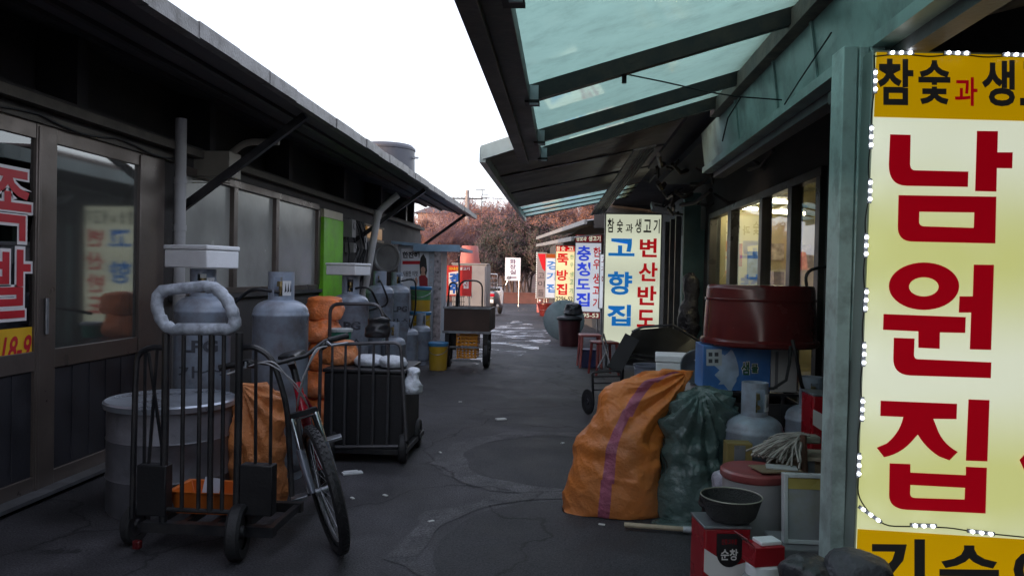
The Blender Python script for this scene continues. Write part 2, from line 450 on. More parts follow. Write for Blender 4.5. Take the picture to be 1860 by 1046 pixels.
# ------------------------------------------------------------------ shared materials
dkmetal = mat('dark_painted_metal', (.030, .030, .036), .5, var=.3, scale=4, bump=.08, dirt=(.06, .05, .045), dfac=.4)
soffm = mat('roof_soffit', (.085, .082, .095), .6, var=.25, scale=2.5, bump=.1, dirt=(.11, .10, .10), dfac=.5, dscale=1.2)
eavem = mat('eave_flashing', (.17, .165, .165), .5, metal=.2, var=.3, scale=7, bump=.25, bscale=60, dirt=(.06, .055, .05), dfac=.8, dscale=6)
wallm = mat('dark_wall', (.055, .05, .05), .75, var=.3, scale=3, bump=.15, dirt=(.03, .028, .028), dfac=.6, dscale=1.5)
alu = mat('bronze_aluminium', (.17, .14, .125), .36, metal=.6, var=.2, scale=5, bump=.05, dirt=(.08, .07, .06), dfac=.5)
alud = mat('dark_aluminium', (.085, .085, .09), .38, metal=.5, var=.2, scale=5, bump=.05)
steel = mat('galvanised_steel', (.33, .35, .38), .38, metal=.75, var=.2, scale=8, bump=.08, dirt=(.12, .11, .10), dfac=.5)
whitep = mat('white_plastic', (.80, .82, .84), .45, var=.06, scale=4, bump=.04, dirt=(.45, .45, .45), dfac=.4)
pvc = mat('grey_pvc', (.42, .42, .43), .45, var=.12, scale=5, bump=.03, dirt=(.2, .19, .18), dfac=.5)
rubber = mat('black_rubber', (.018, .018, .02), .6, var=.2, bump=.2, bscale=80)
blackp = mat('black_paint', (.016, .017, .020), .38, var=.3, scale=9, bump=.08, dirt=(.05, .04, .035), dfac=.4, dscale=9)
cable = mat('black_cable', (.012, .012, .014), .5, var=.1, bump=0)
green = mat('lime_green_panel', (.20, .60, .02), .45, var=.15, scale=3, bump=.04, dirt=(.08, .2, .02), dfac=.4)
frost = mat('frosted_pane', (.36, .37, .35), .22, var=.15, scale=1.4, bump=.03, bscale=8, dirt=(.24, .24, .23), dfac=.6, dscale=1.1)
glassd = glass('door_glass', (.35, .36, .38), .06, .012)
glassf = glass('filmed_door_glass', (.30, .32, .35), .08, .05, haze=.22)
intm = mat('shop_interior', (.16, .15, .14), .8, var=.3, scale=2, bump=0)
redv = mat('red_vinyl', (.50, .012, .025), .45, var=.08, bump=0)
whv = mat('white_vinyl', (.75, .72, .72), .45, var=.05, bump=0)
yelv = mat('yellow_vinyl', (.72, .42, .02), .45, var=.1, bump=0)
wood = mat('weathered_wood', (.30, .24, .18), .75, var=.35, scale=9, bump=.3, bscale=60)

# ------------------------------------------------------------------ left shop row
LX = -3.2
shop = T('shop_building', 'long low dark shop row along the left side under one deep overhanging roof', 'building', (LX-1.5, 7, 0))
def P(mb_, name, m_, bevel=0, par=None, **k): return mb_.build(name, m_, par or shop, world=True, bevel=bevel, **k)
mb = MB(); e = .16
mb.bx(LX-e, LX, -14, 3.05, 0, 2.28); mb.bx(LX-e, LX, 5.93, 6.16, 0, 2.28); mb.bx(LX-e, LX, 6.16, 9.82, 0, 1.19)
mb.bx(LX-e, LX, 9.82, 17, 0, 2.28); mb.bx(LX-e, LX, 3.05, 5.93, 0, .05)
mb.bx(LX-e-.2, LX-.02, -14, 17, 2.283, 2.48)
mb.bx(LX-.5, LX-.4, -14, 17, 2.48, 3.25)
mb.bx(-6.3, -6.2, -14, 17, 0, 3.4); mb.bx(-6.2, LX-e, -14, -13.9, 0, 3.0); mb.bx(-6.2, LX-e, 16.9, 17, 0, 3.0)
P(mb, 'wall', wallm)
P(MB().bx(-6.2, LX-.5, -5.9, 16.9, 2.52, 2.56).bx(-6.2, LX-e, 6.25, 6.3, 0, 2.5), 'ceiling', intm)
for yy in (3.2, 5.0, 6.95, 9.0, 11.3, 13.6, 15.8): P(MB().bx(LX-.39, LX-.1, yy, yy+.12, 2.48, 3.2), 'roof_post', dkmetal)
mb = MB().beam((LX+.03, -14, 2.40), (LX+.03, 17, 2.40), .09, .06).beam((LX+.02, 2.8, 2.30), (LX+.02, 6.1, 2.30), .05, .05)
P(mb, 'lintel', mat('wood_trim', (.10, .09, .075), .7, var=.3, scale=8, bump=.2))
# roof with soffit battens and flashing
EX, EZ = -2.0, 2.66
mb = MB(); zr = lambda x: EZ+.06+(EX-x)*.23
mb.slab([(EX, -14, zr(EX)), (EX, 17.05, zr(EX)), (-6.5, 17.05, zr(-6.5)), (-6.5, -14, zr(-6.5))], .05)
roof = P(mb, 'roof', soffm)
mb = MB()
for i in range(62):
    y0, y1 = -14+i*.5, -13.5+i*.5; dz = random.uniform(-.006, .006); dx = random.uniform(-.006, .006)
    mb.bx(EX-.03, EX+.03+dx, y0, y1+.012, EZ-.01+dz, EZ+.075+dz)
P(mb, 'eave_flashing', eavem)
mb = MB()
for x in (-2.35, -2.75, -3.1): mb.bx(x-.02, x+.02, -14, 17, zr(x)-.085, zr(x)-.045)
P(mb, 'soffit_batten', dkmetal)
def brace(y, z0=1.9):
    b = MB(); b.beam((LX, y, z0), (EX-.14, y, EZ+.03), .05, .06)
    b.bx(LX-.005, LX+.012, y-.05, y+.05, z0-.1, z0+.1)
    P(b, 'roof_brace', blackp)
for yy in (2.0, 6.20, 11.6, 16.4): brace(yy)
# sliding door of the near shop
dr = MB()
fx = LX+.02
for (a, b) in ((3.05, 3.13), (4.44, 4.63), (5.60, 5.93)): dr.bx(fx-.09, fx, a, b, .05, 2.28)
dr.bx(fx-.085, fx-.004, 3.13, 5.60, 2.18, 2.28); dr.bx(fx-.085, fx-.004, 3.13, 5.60, .78, .90); dr.bx(fx-.085, fx-.004, 3.13, 5.60, .05, .14)
dr.bx(fx-.03, fx+.006, 4.455, 4.48, .05, 2.26); dr.bx(fx-.03, fx+.006, 5.57, 5.595, .05, 2.26)
door = P(dr, 'sliding_door', alu, bevel=.004)
def child(mb_, name, m_, par, off=None, **k):
    o = mb_.build(name, m_, **k); o.parent = par; o.matrix_parent_inverse = (par.parent.matrix_basis if par.parent else par.matrix_basis).inverted(); return o
child(MB().bx(fx-.06, fx-.02, 3.13, 4.44, .90, 2.18), 'glass', glassd, door)
child(MB().bx(fx-.05, fx-.02, 4.63, 5.60, .90, 2.18), 'glass', glassf, door)
pn = MB().bx(fx-.06, fx-.02, 3.13, 4.44, .14, .78).bx(fx-.06, fx-.02, 4.63, 5.60, .14, .78)
for k in range(13): pn.bx(fx-.02, fx-.014, 3.16+k*.185, 3.18+k*.185, .15, .77)
child(pn, 'lower_panel', mat('door_kick_panel', (.035, .035, .043), .45, metal=.3, var=.25, scale=4, bump=.08), door)
child(MB().bx(fx-.09, fx+.1, 3.05, 5.93, .03, .052), 'threshold', steel, door)
child(MB().cyl((fx+.012, 4.53, 1.0), (fx+.012, 4.53, 1.22), .012), 'handle', steel, door)
fnL = lambda dx: (lambda a, b: V((fx-.02+dx, a, b)))
mb = MB()
for ch, z0, z1 in (('족', 1.56, 1.97), ('발', 1.11, 1.51)):
    text(mb, ch, 4.005, 4.437, z0-.02, z1+.02, bold=.05, fn=fnL(.004))
child(mb, 'lettering_outline', whv, door, flat=True)
mb = MB()
for ch, z0, z1 in (('족', 1.56, 1.97), ('발', 1.11, 1.51)):
    text(mb, ch, 4.025, 4.417, z0, z1, bold=.018, fn=fnL(.007))
child(mb, 'lettering', redv, door, flat=True)
child(MB().bx(fx-.018, fx-.0155, 3.2, 4.437, .815, 1.05), 'phone_sticker', yelv, door)
mb = MB(); text(mb, '518-9', 4.10, 4.425, .855, 1.005, bold=.02, fn=fnL(.0065), skew=.1)
child(mb, 'phone_number', redv, door, flat=True)
child(MB().bx(fx-.075, fx-.07, 4.63, 4.76, .86, 1.09), 'phone_sticker', yelv, door)
mb = MB(); text(mb, '8', 4.66, 4.73, .90, 1.04, bold=.02, fn=fnL(-.046))
child(mb, 'phone_number', redv, door, flat=True)
# frosted window strip
wf = MB(); ys = [6.16, 7.27, 8.36, 9.82]
wf.bx(LX-.07, LX+.015, 6.16, 9.82, 1.192, 1.25); wf.bx(LX-.07, LX+.015, 6.16, 9.82, 2.21, 2.28)
for q in ys: wf.bx(LX-.066, LX+.019, q-.045, q+.045, 1.25, 2.21)
win = P(wf, 'window', alu, bevel=.004)
for a, b in zip(ys[:-1], ys[1:]): child(MB().bx(LX-.05, LX-.025, a+.045, b-.045, 1.25, 2.21), 'pane', frost, win)
child(MB().bx(LX-.02, LX+.05, 6.05, 9.9, 1.15, 1.19), 'sill', alud, win)
P(MB().bx(LX, LX+.06, 9.88, 10.75, .95, 2.13), 'green_panel', green, bevel=.006)
P(MB().bx(LX, LX+.05, 9.9, 10.75, 2.135, 2.24), 'panel_light_strip', mat('cream_plastic', (.55, .5, .38), .4, var=.1, bump=0))
# drain pipes, vent hood, meters
pz = MB(); pz.tube(fillet([(LX+.1, 6.02, .3), (LX+.1, 6.02, 2.36), (LX+.1, 6.02, 2.62)], .08), .045, 12)
for z in (1.2, 1.72, 2.1): pz.cyl((LX+.1, 6.02, z), (LX+.1, 6.02, z+.05), .052, n=12)
P(pz, 'drain_pipe', pvc)
a, b = D(664, 520, 11.7), D(687, 385, 11.5)
pz = MB(); pz.tube(fillet([a+(a-b).normalized()*.7, b, b+V((.22, 0, .2)), b+V((.3, 0, .26))], .1), .052, 12); pz.cyl(b-(b-a).normalized()*.1, b+(b-a).normalized()*.02, .062, n=12)
P(pz, 'drain_pipe', mat('white_pvc', (.62, .61, .62), .4, var=.1, bump=.02, dirt=(.35, .33, .32), dfac=.5))
v = D(395, 303, 6.6)
mb = MB().bx(v.x-.16, v.x+.16, v.y-.12, v.y+.12, v.z-.1, v.z+.12)
for k in range(4): mb.bx(v.x-.17, v.x+.175, v.y-.13, v.y-.12, v.z-.16+k*.022, v.z-.152+k*.022)
mb.tube(fillet([(v.x+.1, v.y, v.z+.1), (v.x+.25, v.y, v.z+.22), (v.x+.55, v.y, v.z+.22)], .08), .03, 8)
P(mb, 'vent_hood', mat('beige_metal', (.26, .24, .20), .5, var=.2, bump=.05), bevel=.006)
for (px, py, y, ww, hh) in ((626, 415, 11.3, .2, .26), (648, 440, 11.6, .16, .22), (628, 450, 11.3, .12, .14)):
    c = X(px, py, LX); mb = MB().bx(LX, LX+.14, c.y-ww/2, c.y+ww/2, c.z-hh/2, c.z+hh/2); mb.cyl((LX+.14, c.y, c.z+hh*.15), (LX+.155, c.y, c.z+hh*.15), ww*.3, n=14)
    P(mb, 'meter_box', mat('meter_grey', (.24, .23, .23), .5, var=.2, bump=.05), bevel=.008)
mb = MB()
for k in range(9):
    y0 = 11.05+k*.1; z0 = 2.2; pts = [(LX+.05, y0, z0)]
    for j in range(5): pts.append((LX+.06+random.random()*.08, y0+random.uniform(-.12, .22), z0-.22*(j+1)+random.uniform(-.08, .08)))
    mb.tube(fillet(pts, .08, 3), .011, 5)
P(mb, 'wiring', cable)
mb = MB(); 
mb.tube([(LX+.06, 3.4+.2*k, 2.33-.05*sin(pi*((k/14*3) % 1))) for k in range(15)], .008, 5)
P(mb, 'wiring', cable)
P(MB().bx(LX, LX+.03, 12.2, 13.2, 1.98, 2.16), 'lit_window', emat('amber_window', (.30, .15, .04), .6))
P(MB().bx(LX, LX+.02, 12.1, 13.4, 1.93, 1.975).bx(LX, LX+.02, 12.1, 13.4, 2.165, 2.2), 'window_frame', wood)
# water tank on the roof
tk = D(702, 300, 15.0)
wt = T('water_tank', 'round dark grey water tank on the roof of the left shop row', 'tank', (tk.x, tk.y, zr(tk.x)))
tkm = mat('tank_plastic', (.065, .068, .085), .5, var=.15, scale=3, bump=.05)
hh = D(702, 262, 15.0).z-zr(tk.x)
MB().lathe([(.56, -.1), (.56, .1), (.575, .11), (.575, .16), (.56, .17), (.55, hh-.14), (.565, hh-.13), (.565, hh-.09), (.55, hh-.08), (.5, hh-.03), (.2, hh), (0, hh)], 40).build('body', tkm, wt)
MB().cyl((.5, -.1, hh-.28), (.66, -.12, hh-.28), .022).build('outlet', steel, wt)

# ------------------------------------------------------------------ right shops
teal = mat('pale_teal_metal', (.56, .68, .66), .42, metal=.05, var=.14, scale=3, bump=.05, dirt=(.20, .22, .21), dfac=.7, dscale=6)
tealg = sheetmat('teal_sheet', (.42, .67, .57), (.18, .36, .31), rough=.05, gl=.08)
rwall = mat('sooty_wall', (.055, .052, .05), .8, var=.35, scale=3, bump=.2)
RX = 1.9
near = T('shop_building', 'near right shop with teal sheet awning and lit sliding windows behind its big sign', 'building', (3, 4, 0))
def Q(mb_, name, m_, bevel=0, par=None, **k): return mb_.build(name, m_, par or near, world=True, bevel=bevel, **k)
mb = MB()
mb.bx(2.35, 2.5, -14, 3.3, 0, 2.7); mb.bx(RX, 2.5, 3.3, 3.42, 0, 2.7)
mb.bx(RX, RX+.12, 3.42, 5.8, 0, 2.7); mb.bx(RX, RX+.12, 5.8, 10.22, 0, .25); mb.bx(RX, RX+.12, 5.8, 10.22, 2.27, 2.7); mb.bx(RX, RX+.12, 10.22, 10.6, 0, 2.7)
mb.bx(6, 6.1, -14, 10.6, 0, 2.7); mb.bx(2.02, 6, 10.5, 10.6, 0, 2.7); mb.bx(2.5, 6, -14, -13.9, 0, 2.7)
Q(mb, 'wall', rwall)
Q(MB().bx(1.25, 6.1, -14, 10.6, 2.70, 2.78), 'ceiling', mat('dark_ceiling', (.05, .07, .085), .6, var=.3, scale=2, bump=.1))
Q(MB().slab([(1.1, -14, 2.9), (6.3, -14, 3.3), (6.3, 10.6, 3.3), (1.1, 10.6, 2.9)][::-1], .04), 'roof', soffm)
# window row
wf = MB(); ys = [5.85, 6.57, 7.52, 8.92, 10.15]
wf.bx(RX-.04, RX+.05, 5.80, 10.22, .25, .40); wf.bx(RX-.04, RX+.05, 5.80, 10.22, 2.20, 2.27); wf.bx(RX-.03, RX+.04, 5.80, 10.22, .95, 1.02)
for q, s_ in zip(ys, (.05, .055, .055, .09, .06)): wf.bx(RX-.045, RX+.055, q-s_, q+s_, .40, 2.20)
rw = Q(wf, 'window', mat('dark_bronze_frame', (.075, .07, .062), .35, metal=.5, var=.2, bump=.03), bevel=.004)
glassr = glass('shop_window_glass', (.90, .91, .84), .02, .01, k=1.05)
for a, b in zip(ys[:-1], ys[1:]):
    child(MB().add([(RX, a+.06, .40), (RX, b-.06, .40), (RX, b-.06, 2.20), (RX, a+.06, 2.20)], [(0, 3, 2, 1)]), 'pane', glassr, rw)
# room behind the panes
Q(MB().bx(3.6, 3.65, 4.9, 10.4, 0, 2.69).bx(2.03, 3.6, 10.36, 10.4, 0, 2.69).bx(2.03, 3.6, 4.85, 4.9, 0, 2.69), 'inner_wall', mat('cream_inner_wall', (.62, .55, .32), .8, var=.2, scale=2, bump=0))
for k, (xm, zm, wm, hm, cm) in enumerate(((2.25, 1.75, .16, .30, (.45, .10, .06)), (2.5, 1.62, .2, .36, (.10, .16, .34)), (2.78, 1.80, .18, .22, (.55, .50, .42)), (2.75, 1.40, .26, .28, (.30, .20, .10)), (3.1, 1.7, .22, .4, (.5, .42, .3)))):
    Q(MB().bx(xm-wm/2, xm+wm/2, 10.34, 10.355, zm-hm/2, zm+hm/2), 'menu_board', mat('menu_board_%s' % 'abcde'[k], cm, .6, var=.5, scale=14, bump=0))
Q(MB().bx(2.03, 3.6, 4.9, 10.4, 2.60, 2.64), 'inner_ceiling', mat('inner_ceiling', (.30, .29, .2), .8, var=.1, bump=0))
tube_m = emat('fluorescent_tube', (1, .90, .62), 34)
for (px, py, yq) in ((1372, 366, 9.6), (1408, 366, 9.4), (1432, 386, 8.6), (1350, 378, 10.0)):
    x, y, zq = D(px, py, yq)
    fx_ = Q(MB().bx(x-.1, x+.1, y-.34, y+.34, zq+.02, zq+.05), 'lamp_housing', whitep)
    child(MB().cyl((x-.2, y-.1, zq), (x+.2, y+.1, zq), .020, n=8), 'tube', tube_m, fx_)
shelf = MB()
for z in (.9, 1.3, 1.7): shelf.bx(3.3, 3.6, 5.2, 10.2, z, z+.03)
for k in range(60):
    y, z = random.uniform(5.3, 10.1), random.choice((.93, 1.33, 1.73)); hh = random.uniform(.1, .3)
    shelf.bx(3.33, 3.5, y, y+random.uniform(.06, .2), z, z+hh)
Q(shelf, 'shelf', mat('shelf_goods', (.2, .15, .10), .6, var=.7, scale=3, bump=0))
# awning frame, sheet, fascia
A = lambda x: 2.36+(x+.35)*.305
mb = MB().bx(-.375, -.30, -14, 6.08, 2.30, 2.41).bx(-.30, -.20, -14, 6.06, 2.325, 2.345).bx(-.225, -.20, -14, 6.06, 2.345, 2.40)
gut = Q(mb, 'gutter_beam', mat('grey_gutter', (.09, .088, .085), .5, metal=.2, var=.3, scale=5, bump=.12, dirt=(.18, .16, .14), dfac=.5, dscale=9), bevel=.003)
for yy in (-2.6, -.9, 1.0, 2.55, 4.05, 5.28, 6.0):
    r = MB(); r.beam((-.21, yy, A(-.2)-.04), (1.2, yy, A(1.2)-.04), .055, .085); r.bx(-.225, -.15, yy-.05, yy+.05, A(-.2)-.09, A(-.2)-.075)
    rf = Q(r, 'rafter', mat('black_steel_tube', (.022, .02, .02), .5, metal=.3, var=.3, scale=6, bump=.1, dirt=(.09, .055, .035), dfac=.45, dscale=5))
    child(MB().bx(-.20, -.155, yy-.045, yy-.03, A(-.2)-.10, A(-.2)+.0), 'bracket', steel, rf)
mb = MB()
for y0, y1, lift in ((-14, -1.2, 0), (-1.22, 1.45, .006), (1.43, 4.07, 0), (4.05, 6.07, .006)):
    mb.add([(-.3, y0, A(-.3)+.012+lift), (1.22, y0, A(1.22)+.012+lift), (1.22, y1, A(1.22)+.012+lift), (-.3, y1, A(-.3)+.012+lift)], [(3, 2, 1, 0)])
Q(mb, 'awning_sheet', tealg)
mb = MB(); mb.bx(1.12, 1.20, -4, 6.2, 2.70, 2.80)
Q(mb, 'ridge_beam', mat('rusty_beam', (.16, .12, .10), .7, var=.4, scale=6, bump=.2, dirt=(.05, .04, .035), dfac=.7, dscale=5))
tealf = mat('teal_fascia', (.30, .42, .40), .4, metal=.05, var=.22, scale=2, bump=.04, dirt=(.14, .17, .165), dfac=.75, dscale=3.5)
mb = MB(); mb.slab([(1.24, -4, 2.40), (1.24, 7.0, 2.40), (1.20, 7.0, 2.72), (1.20, -4, 2.72)], .01)
mb.bx(1.19, 1.27, -4, 6.9, 2.35, 2.40)
for yy in (2.6, 3.9, 4.6, 5.6): mb.slab([(1.228, yy, 2.405), (1.228, yy+.03, 2.405), (1.188, yy+.03, 2.715), (1.188, yy, 2.715)], .01)
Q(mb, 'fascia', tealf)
mb = MB(); mb.bx(1.27, 1.36, -4, 6.8, 2.30, 2.36)
Q(mb, 'lower_beam', mat('grey_beam', (.13, .13, .14), .55, var=.3, scale=5, bump=.15))
mb = MB().beam((1.5, 3.3, 2.50), (2.4, 2.7, 2.62), .04, .05).beam((1.45, 2.4, 2.62), (2.3, .6, 2.66), .05, .05)
Q(mb, 'batten', wood)
# jamb beside the big sign
pj = MB(); x0, x1 = 1.085, 1.245
pj.bx(x0+.004, x1-.004, 3.172, 3.30, 0, 2.36)
for a, b in ((x0, x0+.055), (x0+.062, x0+.098), (x0+.105, x1)): pj.bx(a, b, 3.15, 3.171, 0, 2.355)
Q(pj, 'corner_post', teal, bevel=.004)
mb = MB(); mb.tube([D(1131, 134, 4.1), D(1200, 148, 4.1), D(1290, 168, 4.15), D(1340, 176, 4.2), D(1420, 182, 4.3)], .004, 5); mb.tube([D(1510, 60, 3.6), D(1450, 150, 4.1), D(1425, 190, 4.3)], .004, 5); mb.tube([D(1345, 178, 4.3), D(1322, 215, 4.5), D(1312, 257, 4.6)], .004, 5)
h = D(1134, 136, 4.1); mb.bx(h.x-.012, h.x+.012, h.y-.01, h.y+.01, h.z-.045, h.z)
Q(mb, 'wiring', cable)
mb = MB(); mb.beam(D(1508, 178, 3.4), D(1562, 176, 3.4), .05, .05).beam(D(1548, 178, 3.38), D(1548, 148, 3.38), .05, .04, up=(0, 1, 0))
Q(mb, 'bracket', blackp)

# second right shop
mid = T('shop_building', 'second right shop with dark corrugated awning ending in green translucent strips', 'building', (3, 13, 0))
def R(mb_, name, m_, bevel=0, par=None, **k): return mb_.build(name, m_, par or mid, world=True, bevel=bevel, **k)
mb = MB().bx(RX, RX+.12, 10.62, 17, 0, 2.75).bx(RX+.12, 6, 16.9, 17, 0, 2.75).bx(6, 6.1, 10.62, 17, 0, 2.75)
R(mb, 'wall', rwall)
R(MB().slab([(1.25, 10.62, 3.12), (6.3, 10.62, 3.3), (6.3, 17, 3.3), (1.25, 17, 3.12)][::-1], .04), 'roof', soffm)
R(MB().bx(.62, 2.2, 17.02, 17.06, 2.5, 3.25).bx(1.0, 6, 10.62, 17, 3.0, 3.04), 'gable_board', wallm)
R(MB().bx(1.62, 1.84, 10.7, 10.82, 0, 2.6).bx(1.84, 1.9, 10.7, 12.4, .1, 2.1), 'teal_door', mat('door_teal', (.10, .19, .17), .5, var=.2, scale=4, bump=.08))
mb = MB()
for k in range(5): mb.bx(1.55+.05*(k % 2), 1.62+.05*(k % 2), 11.0+k*.28, 11.05+k*.28, 0, 2.3)
R(mb, 'frame_post', alud)
B = lambda x: 2.575+(x+.8)*.21
cor = MB(); N = 60
vs = []
for j, (x) in enumerate((-.80, 1.2)):
    for i in range(N+1):
        y0_ = 7.3 if j == 0 else 6.05; y = y0_+(12.7-y0_)*i/N; vs.append((x, y, B(x)+.012*(1 if i % 2 else -1)))
cor.add(vs, [(i, i+1, N+2+i, N+1+i) for i in range(N)])
R(cor, 'awning_sheet', mat('brown_corrugated', (.40, .36, .32), .45, metal=.1, var=.3, scale=3, bump=.08, dirt=(.28, .2, .1), dfac=.45, dscale=.9), flat=True)
mb = MB(); mb.bx(-.83, -.77, 7.3, 15.1, B(-.8)-.09, B(-.8)+.05); mb.beam((-.8, 7.24, B(-.8)-.01), (-.1, 6.80, B(-.1)-.01), .03, .13)
R(mb, 'fascia', mat('pale_teal_trim', (.36, .44, .43), .4, var=.15, bump=.04, dirt=(.14, .15, .14), dfac=.5))
for yy in (9, 10.8, 12.75, 13.5, 14.3, 15.08): R(MB().beam((-.77, yy, B(-.77)-.014), (1.2, yy, B(1.2)-.014), .07, .02), 'rafter', MATS["black_steel_tube"])
R(MB().add([(-.8, 12.7, B(-.8)), (1.2, 12.7, B(1.2)), (1.2, 15.1, B(1.2)), (-.8, 15.1, B(-.8))], [(3, 2, 1, 0)]), 'awning_strip', sheetmat('green_strip', (.62, .97, .88), (.3, .6, .5)))
a, b = D(1172, 268, 7.6), D(1085, 388, 12.8)
mb = MB(); mb.beam(a, b, .22, .02, up=(-.25, 0, 1))
for k in range(7):
    mb.beam(a+V((-.09+k*.03, 0, -.016)), b+V((-.09+k*.03, 0, -.016)), .007, .012, up=(-.25, 0, 1))
R(mb, 'fascia_board', mat('pale_fascia_board', (.34, .34, .32), .6, var=.25, scale=4, bump=.15, dirt=(.12, .11, .1), dfac=.7, dscale=6))
mb = MB()
for k in range(26):
    y = random.uniform(7.5, 11.0); x = random.uniform(1.0, 1.85); z = random.uniform(2.38, 2.7)
    p = V((x, y, z)); q = p+V((random.uniform(-.3, .3), random.uniform(-.9, .9), random.uniform(-.12, .12)))
    mb.tube([p, (p+q)/2+V((0, 0, -.06)), q], random.uniform(.008, .03), 6)
R(mb, 'ceiling_pipes', mat('sooty_pipe', (.07, .065, .06), .55, metal=.3, var=.5, scale=5, bump=.1))
# third right shop, further off and drawn in towards the alley
far = T('shop_building', 'far right shop with thin grey corrugated roof behind the row of small signs', 'building', (2, 24, 0))
def F(mb_, name, m_, **k): return mb_.build(name, m_, far, world=True, **k)
mb = MB().add([(1.3, 17.1, 0), (-.7, 36, 0), (-.7, 36, 2.75), (1.3, 17.1, 3.1), (6, 17.1, 0), (6, 36, 0), (6, 36, 2.75), (6, 17.1, 3.1)], [(0, 3, 2, 1), (0, 4, 7, 3), (1, 2, 6, 5), (4, 5, 6, 7)])
F(mb, 'wall', rwall)
for k, (pa, pb) in enumerate(((((975, 432), 30), ((1064, 401), 17)), (((975, 445), 30), ((1040, 432), 18)))):
    a, b = D(*pa[0], pa[1]), D(*pb[0], pb[1]); n_ = V((1, .1, .1))
    m_ = MB(); N = 30; vs = []
    for i in range(N+1):
        p = a.lerp(b, i/N); vs += [p+V((0, 0, .03*(i % 2))), p+V((3, .6, .45+.03*(i % 2)))]
    m_.add(vs, [(2*i, 2*i+1, 2*i+3, 2*i+2) for i in range(N)])
    m_.beam(a+V((0, 0, -.02)), b+V((0, 0, -.02)), .06, .1)
    F(m_, 'roof', mat('grey_corrugated', (.26, .26, .26), .45, metal=.3, var=.2, bump=.05), flat=True)

# ------------------------------------------------------------------ left side goods
cylm = mat('cylinder_paint', (.30, .355, .44), .34, var=.14, scale=4, bump=.04, bscale=25, dirt=(.15, .115, .10), dfac=.6, dscale=5.5)
brass = mat('brass', (.35, .26, .12), .4, metal=.8, var=.2, bump=.05)
dkgrey = mat('faded_black_print', (.05, .055, .07), .6, var=.2, bump=0)
def gas_cylinder(label, loc, r, h, rz=0., sticker=True, txt=True, hose=None):
    t = T('gas_cylinder', label, 'gas cylinder', loc, rz, 'grey gas cylinders')
    hb = h-.19; d = r*.52
    prof = [(r*.80, 0), (r*.86, .0), (r*.86, .05), (r*.82, .055), (r*.93, .07), (r, .12), (r, hb-d-.02), (r+.004, hb-d-.015), (r+.004, hb-d), (r, hb-d+.005)]
    prof += [(r*cos(a)**.75, hb-d+.005+d*sin(a)) for a in [pi/2*k/9 for k in range(1, 9)]] + [(.045, hb), (0, hb)]
    MB().lathe(prof, 40).build('body', cylm, t, ang=50)
    c = MB(); rc = r*.47; z0, z1 = hb-.045, h
    for a0, a1, za, zb in ((-160, -20, z0, z1), (20, 160, z0, z1), (-20, 20, z0, z0+.07), (160, 200, z0, z0+.07), (-20, 20, z1-.035, z1), (160, 200, z1-.035, z1)):
        n = 12; vs = []
        for i in range(n+1):
            a = radians(a0+(a1-a0)*i/n)-pi/2
            for rr in (rc, rc-.007):
                for z in (za, zb): vs.append(V((rr*cos(a), rr*sin(a), z)))
        fs = []
        for i in range(n):
            k = 4*i
            fs += [(k, k+4, k+5, k+1), (k+2, k+3, k+7, k+6), (k+1, k+5, k+7, k+3), (k, k+2, k+6, k+4)]
        fs += [(0, 1, 3, 2), (4*n, 4*n+2, 4*n+3, 4*n+1)]
        c.add(vs, fs)
    c.build('collar', cylm, t)
    vmb = MB().cyl((0, 0, hb-.01), (0, 0, hb+.09), .017).cyl((0, 0, hb+.05), (0, -.05, hb+.05), .013).cyl((0, 0, hb+.09), (0, 0, hb+.125), .032, .028, 10)
    vv = vmb.build('valve', brass, t)
    if sticker:
        ra = rc+.003; q = MB(); n = 5
        vs = [V((ra*cos(a), ra*sin(a), z)) for z in (hb+.03, hb+.13) for a in [radians(-90+20+40*i/n) for i in range(n+1)]]
        q.add(vs, [(i, i+1, n+2+i, n+1+i) for i in range(n)]); st = q.build('sticker', whitep, t)
        q = MB(); 
        for k in range(3):
            a = radians(-90+28+12*k); ra2 = ra+.002
            q.add([V((ra2*cos(a), ra2*sin(a), hb+.05)), V((ra2*cos(a+.16), ra2*sin(a+.16), hb+.06)), V((ra2*cos(a+.08), ra2*sin(a+.08), hb+.12))], [(0, 1, 2)])
        q.build('flame_mark', dkgrey, st, flat=True)
    if txt:
        q = MB(); rr = r+.0035
        fn = lambda a, b: V((rr*sin(a/r), -rr*cos(a/r), b))
        text(q, 'LPG', -.12*r/.185, .12*r/.185, h*.60, h*.60+.085, bold=.04, fn=fn); text(q, '가스', -.15*r/.185, .15*r/.185, h*.48, h*.48+.08, bold=.01, fn=fn)
        q.build('lettering', dkgrey, t, flat=True)
    if hose:
        MB().tube(fillet([(0, -.045, hb+.05)]+hose, .12, 6), .012, 8).build('hose', cable, t)
    return t
def stack_box(label, c, sx, sy, sz, m_, rz=0, name='foam_box', grp=None):
    t = T(name, label, 'box', c, rz, grp)
    MB().bx(-sx/2, sx/2, -sy/2, sy/2, 0, sz*.78).build('body', m_, t, bevel=.008)
    MB().bx(-sx/2-.006, sx/2+.006, -sy/2-.006, sy/2+.006, sz*.78+.003, sz).build('lid', m_, t, bevel=.008)
    return t
foam = mat('white_foam', (.86, .88, .90), .7, var=.05, scale=6, bump=.1, bscale=120, dirt=(.5, .5, .5), dfac=.35)
pA, pB, pC = D(369, 520, 5.22), D(511, 520, 5.18), D(637, 520, 7.9)
gas_cylinder('large grey gas cylinder under the near white foam box, behind the trolley with wrapped handle', (pA.x, pA.y, 0), .186, 1.42, .35)
gas_cylinder('large grey gas cylinder with white sticker on its bare collar, between trolley and bicycle', (pB.x, pB.y, 0), .186, 1.41, .1, txt=False, hose=[(-.16, -.12, 1.30), (-.38, .1, 1.16), (-.6, .5, 1.1), (-.7, .7, 1.05)])
